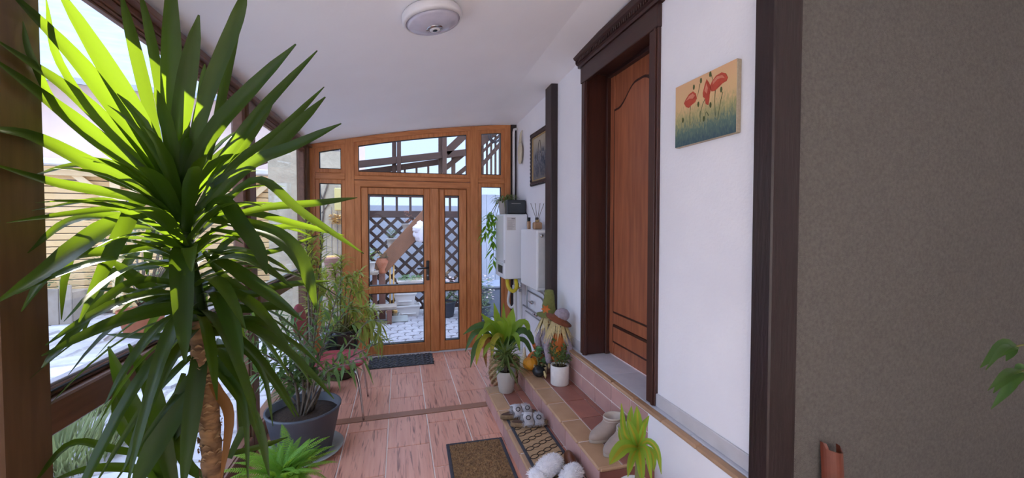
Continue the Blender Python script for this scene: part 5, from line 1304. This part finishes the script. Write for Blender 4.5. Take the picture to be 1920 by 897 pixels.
MB().box((0, 0, 0), (.228, .12, .165), .012).build('housing', M['black_plastic'], rt); MB().box((.02, -.003, .02), (.21, .001, .15), .003).build('front_plate', mk('dark_slate_plastic', '31383d', .3), rt); MB().box((.05, -.005, .118), (.16, -.002, .126)).build('slot', M['planter_grey'], rt)
MB().tube([(.226, .02, .03), (.236, -.03, -.02), (.232, -.05, -.12)], .004, 5).build('power_cable', M['black_plastic'], rt)
PO2 = Vector((1.235, 4.80, 1.682))
ph = thing('trailing_pothos', 'white pot with long trailing green vine on the boiler', 'plant', PO2)
MB().lathe([(.058, 0), (.062, .004), (.080, .15), (.083, .165), (.072, .165), (.07, .13)], 26).build('pot', M['pot_grey'], ph); soil(ph, .07, .135)
foliage(ph, 'grassy', 110, .09, .08, .15, .12, .018, droop=.7)
def wpt(px, py, y): return at_y(px, py, y)
for vine in ([(932, 380, 4.86), (920, 400, 4.9), (912, 420, 4.9), (908, 445, 4.9)], [(934, 380, 4.86), (924, 405, 4.88), (922, 440, 4.9), (922, 470, 4.9)], [(936, 382, 4.86), (928, 420, 4.9), (926, 470, 4.9), (924, 500, 4.9)]):
    stem_leaves(ph, 'vine', [wpt(*v) for v in vine], .004, .002, 'pothos', 'stem_green', 22, .11, .038, .25, droop=.5, O=PO2)
rd = thing('reed_diffuser', 'amber square reed diffuser bottle on the white cabinet', 'diffuser', (1.362, 3.95, 1.515))
MB().box((-.045, -.035, 0), (.045, .035, .075), .012).build('bottle', M['amber'], rd); MB().lathe([(.02, .074), (.02, .098), (.012, .1)], 14).build('collar', M['gold_trim'], rd)
for a in (-.3, -.1, .12, .3): MB().tube([(0, 0, .08), (a * .25, .02 * a, .27)], .0028, 5).build('reed', M['bark_grey'], rd)
for x, y in ((1.325, 4.12), (1.40, 4.08)):
    o = thing('perfume_bottle', 'small black perfume bottle behind the amber diffuser, ' + ('window side' if x < 1.35 else 'wall side'), 'bottle', (x, y, 1.515), 0, 'perfume bottles on the white cabinet'); MB().box((-.018, -.018, 0), (.018, .018, .085), .006).build('bottle_body', M['amber'], o); MB().box((-.015, -.015, .085), (.015, .015, .125), .004).build('cap', M['black_plastic'], o)
# pipes under the boiler
yh = MB().tube(bez([Vector((1.20, 4.56, .925)), Vector((1.20, 4.50, .84)), Vector((1.245, 4.47, .795)), Vector((1.29, 4.48, .83)), Vector((1.30, 4.54, .925))], 16), .022, 10)
tag(yh.build('gas_hose', M['yellow_hose']), 'yellow U-shaped gas hose under the boiler', 'hose')
pk = thing('pipework', 'white and chrome pipes with valves on the wall below the boiler', 'pipes', (1.40, 4.4, 0))
PK = Vector((1.40, 4.4, 0))
def tb(pts, r, mat, nm='pipe', sm=12): MB().tube([p - PK for p in bez([Vector(p) for p in pts], sm)], r, 9).build(nm, M[mat], pk)
tb([(1.34, 4.70, .92), (1.34, 4.70, .5), (1.36, 4.70, .03)], .022, 'white_plastic', 'drain_pipe'); tb([(1.38, 4.62, .92), (1.385, 4.60, .4), (1.39, 4.6, .03)], .018, 'white_plastic', 'drain_pipe'); tb([(1.28, 4.72, .8), (1.26, 4.74, .62), (1.30, 4.72, .55), (1.34, 4.70, .6)], .016, 'white_plastic', 'siphon')
MB().lathe([(.03, 0), (.034, .01), (.034, .06), (.02, .07)], 16, mat=Matrix.Translation(Vector((1.31, 4.60, .78)) - PK)).build('siphon_cup', M['white_plastic'], pk)
tb([(1.41, 4.45, .86), (1.41, 4.2, .86), (1.41, 3.9, .855), (1.41, 3.80, .80), (1.41, 3.79, .6)], .009, 'steel'); tb([(1.41, 4.45, .80), (1.41, 4.1, .80), (1.41, 3.92, .79), (1.41, 3.86, .7), (1.41, 3.86, .55)], .009, 'steel'); tb([(1.41, 4.6, .60), (1.41, 4.2, .60), (1.41, 3.76, .60)], .010, 'steel'); tb([(1.41, 4.5, .55), (1.41, 4.2, .55), (1.41, 3.76, .55)], .008, 'steel'); tb([(1.40, 4.42, .93), (1.40, 4.42, .6)], .010, 'steel')
for y, z in ((4.24, .70), (4.08, .60)):
    v = MB().blob(Vector((1.40, y, z)) - PK, (.022, .03, .022), 12, 8).build('valve', M['chrome'], pk); MB().tube([Vector((1.38, y, z)) - PK, Vector((1.355, y - .01, z + .02)) - PK, Vector((1.35, y - .06, z + .025)) - PK], [.006, .006, .008], 7).build('lever', M['chrome'], v)
MB().blob(Vector((1.34, 4.52, .84)) - PK, (.03, .045, .04), 14, 10).build('pump_body', M['chrome'], pk); MB().tube([Vector((1.34, 4.50, .93)) - PK, Vector((1.34, 4.50, .78)) - PK], .016, 10).build('union_nut', M['steel'], pk)
cd = MB().tube([(1.385, 4.93, 1.75), (1.385, 4.93, 2.72), (1.39, 4.93, 2.75), (1.425, 4.93, 2.76)], .016, 10)
tag(cd.build('white_conduit', M['white_plastic']), 'white vertical conduit pipe in the far right corner', 'pipe')
bgc = thing('cream_cloth_bag', 'small cream cloth bag hanging high in the far corner', 'bag', (1.405, 4.72, 2.30))
MB().blob((0, 0, .12), (.024, .07, .13), 18, 12, lambda d, th, ph: 1 + .15 * mnoise.noise(d * 3)).build('bag_body', M['cream_cloth'], bgc); MB().tube([(.0, 0, .24), (.01, 0, .36), (.028, 0, .40)], [.02, .012, .005], 7).build('gathered_neck', M['cream_cloth'], bgc)

# ---------------- pictures
def paint_mat(name, stops, sc_=6, dark='3a4a58'):
    m = bpy.data.materials.new(name); m.use_nodes = True; nt = m.node_tree; nt.nodes.clear(); L = nt.links.new
    out = nn(nt, 'ShaderNodeOutputMaterial'); p = nn(nt, 'ShaderNodeBsdfPrincipled'); p.inputs['Roughness'].default_value = .75; L(p.outputs[0], out.inputs[0])
    g = nn(nt, 'ShaderNodeTexCoord'); sp_ = nn(nt, 'ShaderNodeSeparateXYZ'); L(g.outputs['Generated'], sp_.inputs[0])
    mp = nn(nt, 'ShaderNodeMapping'); mp.inputs['Scale'].default_value = (1, 9, 2.2); L(g.outputs['Generated'], mp.inputs[0])
    nz = nn(nt, 'ShaderNodeTexNoise'); nz.inputs['Scale'].default_value = sc_; nz.inputs['Detail'].default_value = 5; nz.inputs['Distortion'].default_value = .8; L(mp.outputs[0], nz.inputs[0])
    ma_ = nn(nt, 'ShaderNodeMath', operation='MULTIPLY_ADD'); ma_.inputs[1].default_value = .55; L(nz.outputs[0], ma_.inputs[0])
    sb = nn(nt, 'ShaderNodeMath', operation='SUBTRACT'); sb.inputs[1].default_value = .275; L(sp_.outputs['Z'], sb.inputs[0]); L(sb.outputs[0], ma_.inputs[2])
    cr_ = nn(nt, 'ShaderNodeValToRGB'); e = cr_.color_ramp.elements
    e[0].position = stops[0][0]; e[0].color = (*lin(stops[0][1]), 1); e[1].position = stops[-1][0]; e[1].color = (*lin(stops[-1][1]), 1)
    for q, c in stops[1:-1]: k = e.new(q); k.color = (*lin(c), 1)
    L(ma_.outputs[0], cr_.inputs[0]); L(cr_.outputs[0], p.inputs['Base Color']); return m
py0, py1, pz0, pz1 = 1.447, 1.852, 1.985, 2.305
pp_ = thing('poppy_canvas', 'unframed canvas painting of three red poppies on the white wall', 'painting', (XW, py1, pz0))
MB().box((-.026, -(py1 - py0), 0), (0, 0, pz1 - pz0), .003).build('stretched_canvas', M['canvas_edge'], pp_)
MB().box((-.0275, -(py1 - py0) + .002, .002), (-.0255, -.002, pz1 - pz0 - .002)).build('painted_face', paint_mat('meadow_paint', [(0, '3c5560'), (.22, '5d7468'), (.4, 'a09c6c'), (.62, 'd8b684'), (1, 'dcae84')], 5), pp_)
PWd, PH = py1 - py0, pz1 - pz0
def pic(u, v, r=.0285): return Vector((-r, -u * PWd, v * PH))     # u from the far edge towards the camera, v up
def petal(poly, mat, nm, r, par):
    n = len(poly); a = [pic(u, v, r) for u, v in poly]; b = [p + Vector((.0014, 0, 0)) for p in a]
    return MB().add(a + b, [tuple(range(n)), tuple(range(n, 2 * n))[::-1]] + [(i, n + i, n + (i + 1) % n, (i + 1) % n) for i in range(n)]).build(nm, M[mat], par)
for poly, light in (([(.17, .68), (.20, .73), (.26, .79), (.33, .81), (.38, .76), (.40, .68), (.37, .63), (.31, .61), (.26, .58), (.21, .61)], [(.20, .70), (.27, .72), (.33, .70), (.37, .73), (.33, .78), (.26, .76)]),
                    ([(.50, .72), (.53, .83), (.56, .90), (.60, .83), (.63, .74), (.61, .66), (.605, .58), (.59, .51), (.55, .54), (.535, .63), (.505, .66)], [(.53, .74), (.56, .84), (.585, .76), (.57, .68)]),
                    ([(.61, .77), (.65, .84), (.71, .89), (.79, .90), (.85, .86), (.88, .79), (.86, .75), (.80, .74), (.75, .71), (.69, .68), (.64, .69)], [(.66, .78), (.73, .83), (.80, .82), (.84, .80), (.80, .86), (.72, .87), (.66, .83)])):
    o = petal(poly, 'poppy', 'painted_poppy', .0290, pp_); petal(light, 'poppy_light', 'petal_highlight', .0296, o)
def stroke(pts, w0, nm='painted_stem', mat='paint_stem'):
    p = bez([pic(*q) for q in pts], 8); MB().ribbon(p, [w0 * PH * (1 - .5 * i / 8) for i in range(9)], (-1, 0, 0), 0, 3, False).build(nm, M[mat], pp_)
for s_ in ([(.29, .60), (.28, .45), (.29, .3)], [(.54, .62), (.50, .55), (.46, .42), (.47, .3)], [(.70, .70), (.69, .5), (.71, .3)], [(.81, .62), (.77, .45), (.74, .25)], [(.45, .88), (.41, .7)], [(.62, .97), (.66, .85)], [(.6, .35), (.56, .42), (.53, .33)]): stroke(s_, .014)
for u, v in ((.345, .87), (.465, .92), (.615, .95), (.785, .66), (.425, .58), (.625, .50), (.15, .42), (.52, .33)):
    petal([(u + .016 * math.cos(a), v + .042 * math.sin(a)) for a in [2 * PI * k / 8 for k in range(8)]], 'paint_stem', 'painted_bud', .0288, pp_)
fy0, fy1, fz0_, fz1_ = 3.79, 4.33, 1.985, 2.56
fr_ = thing('framed_painting', 'lavender basket painting in an ornate dark wooden frame beyond the post', 'painting', (XW, fy1, fz0_))
FW, FH = fy1 - fy0, fz1_ - fz0_
mb = MB()
for a, b in (((0, 0), (FW, .05)), ((0, FH - .05), (FW, FH)), ((0, .05), (.05, FH - .05)), ((FW - .05, .05), (FW, FH - .05))): mb.box((-.03, -a[0], a[1]), (0, -b[0], b[1]), .008)
for k in range(14): mb.blob((-.024, -.02 - (FW - .04) * k / 13, FH - .012), (.012, .02, .013), 8, 6); mb.blob((-.024, -.02 - (FW - .04) * k / 13, .012), (.012, .02, .012), 8, 6)
for k in range(14): mb.blob((-.024, -.012, .02 + (FH - .04) * k / 13), (.012, .012, .02), 8, 6)
mb.build('ornate_frame', M['dark_wood'], fr_)
mb = MB()
for a, b in (((.05, .05), (FW - .05, .062)), ((.05, FH - .062), (FW - .05, FH - .05)), ((.05, .062), (.062, FH - .062)), ((FW - .062, .062), (FW - .05, FH - .062))): mb.box((-.022, -a[0], a[1]), (-.004, -b[0], b[1]), .003)
mb.build('gilt_slip', M['gold_trim'], fr_)
pf = MB().box((-.012, -FW + .06, .06), (-.006, -.06, FH - .06)).build('painted_face', paint_mat('lavender_paint', [(0, '6f6a66'), (.35, '7c7a80'), (.55, '8d8c90'), (.8, 'a39a8c'), (1, 'b0a592')], 4), fr_)
mb = MB()
for k in range(190):
    y = -FW * U(.2, .86); z = FH * (.14 + .52 * U(0, 1) * (1 - .5 * abs(-y / FW - .55))); mb.leaf((-.0135, y, z), (0, U(-.5, .5), 1), U(.02, .06), .008, 0, (-1, 0, 0), 2, .0, [1, .8, .2])
mb.build('painted_sprigs', mk('slate_lavender_paint', '4f5a70', .8, '39404e', scale=60, contrast=.5), pf)['kind'] = 'stuff'
MB().tube(bez([Vector((-.0135, -FW * .40, FH * .45)), Vector((-.0135, -FW * .44, FH * .74)), Vector((-.0135, -FW * .54, FH * .80)), Vector((-.0135, -FW * .62, FH * .5))], 12), .003, 4).build('painted_basket_handle', M['bark_grey'], pf)

# ---------------- ceiling lamp on the sloping ceiling
lc = at_y(808, 20, 2.26)
slope = math.atan((2.93 - 2.475) / 2.075)
lm = thing('ceiling_lamp', 'round white ceiling lamp with translucent dish on the sloping ceiling', 'lamp', (lc.x, 2.26, 2.475 + (lc.x + 1.0) * (2.93 - 2.475) / 2.075 - .001))
lm.rotation_euler = (0, -slope, 0)
MB().lathe([(0, 0), (.15, 0), (.16, -.012), (.165, -.04), (.150, -.058), (.145, -.05), (.0, -.045)], 44).build('rim', M['lamp_white'], lm)
MB().lathe([(.148, -.052), (.13, -.068), (.08, -.082), (.045, -.088), (0, -.088)], 44).build('diffuser', M['lamp_shade'], lm)
MB().lathe([(.046, -.086), (.046, -.092), (.03, -.095)], 28).build('centre_ring', M['chrome'], lm); c_ = MB().lathe([(.03, -.094), (.026, -.098), (.012, -.099), (0, -.099)], 24).build('centre_cap', M['lamp_white'], lm); MB().lathe([(.014, -.0985), (.012, -.101), (0, -.101)], 16).build('lens', M['black_plastic'], c_)

# ---------------- right edge: brown channel against the wall and the plant reaching in
hp_ = thing('brown_channel', 'short brown half-round channel standing against the beige wall', 'pipe', (1.71, 1.205, 0))
n = 14; o_ = [(.046 * math.cos(PI + PI * k / n), .05 * math.sin(PI + PI * k / n)) for k in range(n + 1)]; i_ = [(x * .9, y * .9) for x, y in o_[::-1]]
mb = MB(); ring = o_ + i_; N_ = len(ring)
mb.add([(x, y, 0) for x, y in ring] + [(x, y + .045, .68 - .012 * (x / .046) - .02 * (y < -.02)) for x, y in ring], [(k, (k + 1) % N_, N_ + (k + 1) % N_, N_ + k) for k in range(N_)] + [(N_ + k, N_ + k + 1, 2 * N_ - 2 - k, 2 * N_ - 1 - k) for k in range(n)])
mb.build('channel_body', M['brown_pipe'], hp_)
FO2 = Vector((2.25, .62, 0))
fi = thing('indoor_tree', 'dark-leaved indoor tree whose twigs reach in before the beige wall', 'plant', FO2)
pot_lathe('pot', .12, .16, .3, 'pot_dark', fi, .02); soil(fi, .145, .26)
fd = 1.25
tk = [FO2 + Vector((0, 0, .26)), FO2 + Vector((.02, .0, .8)), FO2 + Vector((-.02, .02, 1.35))]
MB().tube([p - FO2 for p in bez(tk, 10)], [.016] * 4 + [.012] * 7, 8).build('trunk', M['bark_grey'], fi)
for pts, leaves in (([(2040, 640), (1975, 640), (1915, 648), (1900, 652)], [((1908, 650), (1885, 650), (1838, 690), 26), ((1908, 652), (1895, 665), (1886, 678), 11), ((1900, 648), (1880, 655), (1848, 695), 12)]),
                    ([(2040, 690), (1985, 690), (1925, 695), (1905, 700)], [((1915, 695), (1890, 700), (1852, 733), 15), ((1915, 700), (1885, 712), (1862, 738), 15), ((1912, 705), (1890, 730), (1858, 768), 15), ((1920, 700), (1905, 712), (1895, 735), 16), ((1925, 690), (1912, 688), (1902, 692), 12)])):
    sp_ = [at_d(x, y, fd) for x, y in pts]; sp_ = [FO2 + Vector((-.01, .01, sp_[0].z - .02))] + sp_
    s_ = MB().tube([p - FO2 for p in bez(sp_, 14)], .003, 5).build('twig', M['stem_green'], fi)
    for a, b, c, w_ in leaves: blade([a, b, c], w_, U(-.08, .02), .3, 'lily_dark', s_, FO2, fd, [.15, .8, 1, .9, .5, .05], -.9, 8, .25)
for k in range(34):
    a = k * 2.4; z = 1.0 + .42 * (k % 7) / 7; d = Vector((math.cos(a) * .9 + .35, math.sin(a) * .8 - .2, .25)); b0 = Vector((-.02, .02, z))
    q = b0 + d * U(.1, .28)
    if q.x < -.22: continue
    MB().tube([b0, q], .002, 4).leaf(q, d, .11, .04, .6, segs=5, prof=[.15, .8, 1, .9, .5, .05]).build('leaf', M['lily_dark'], fi)
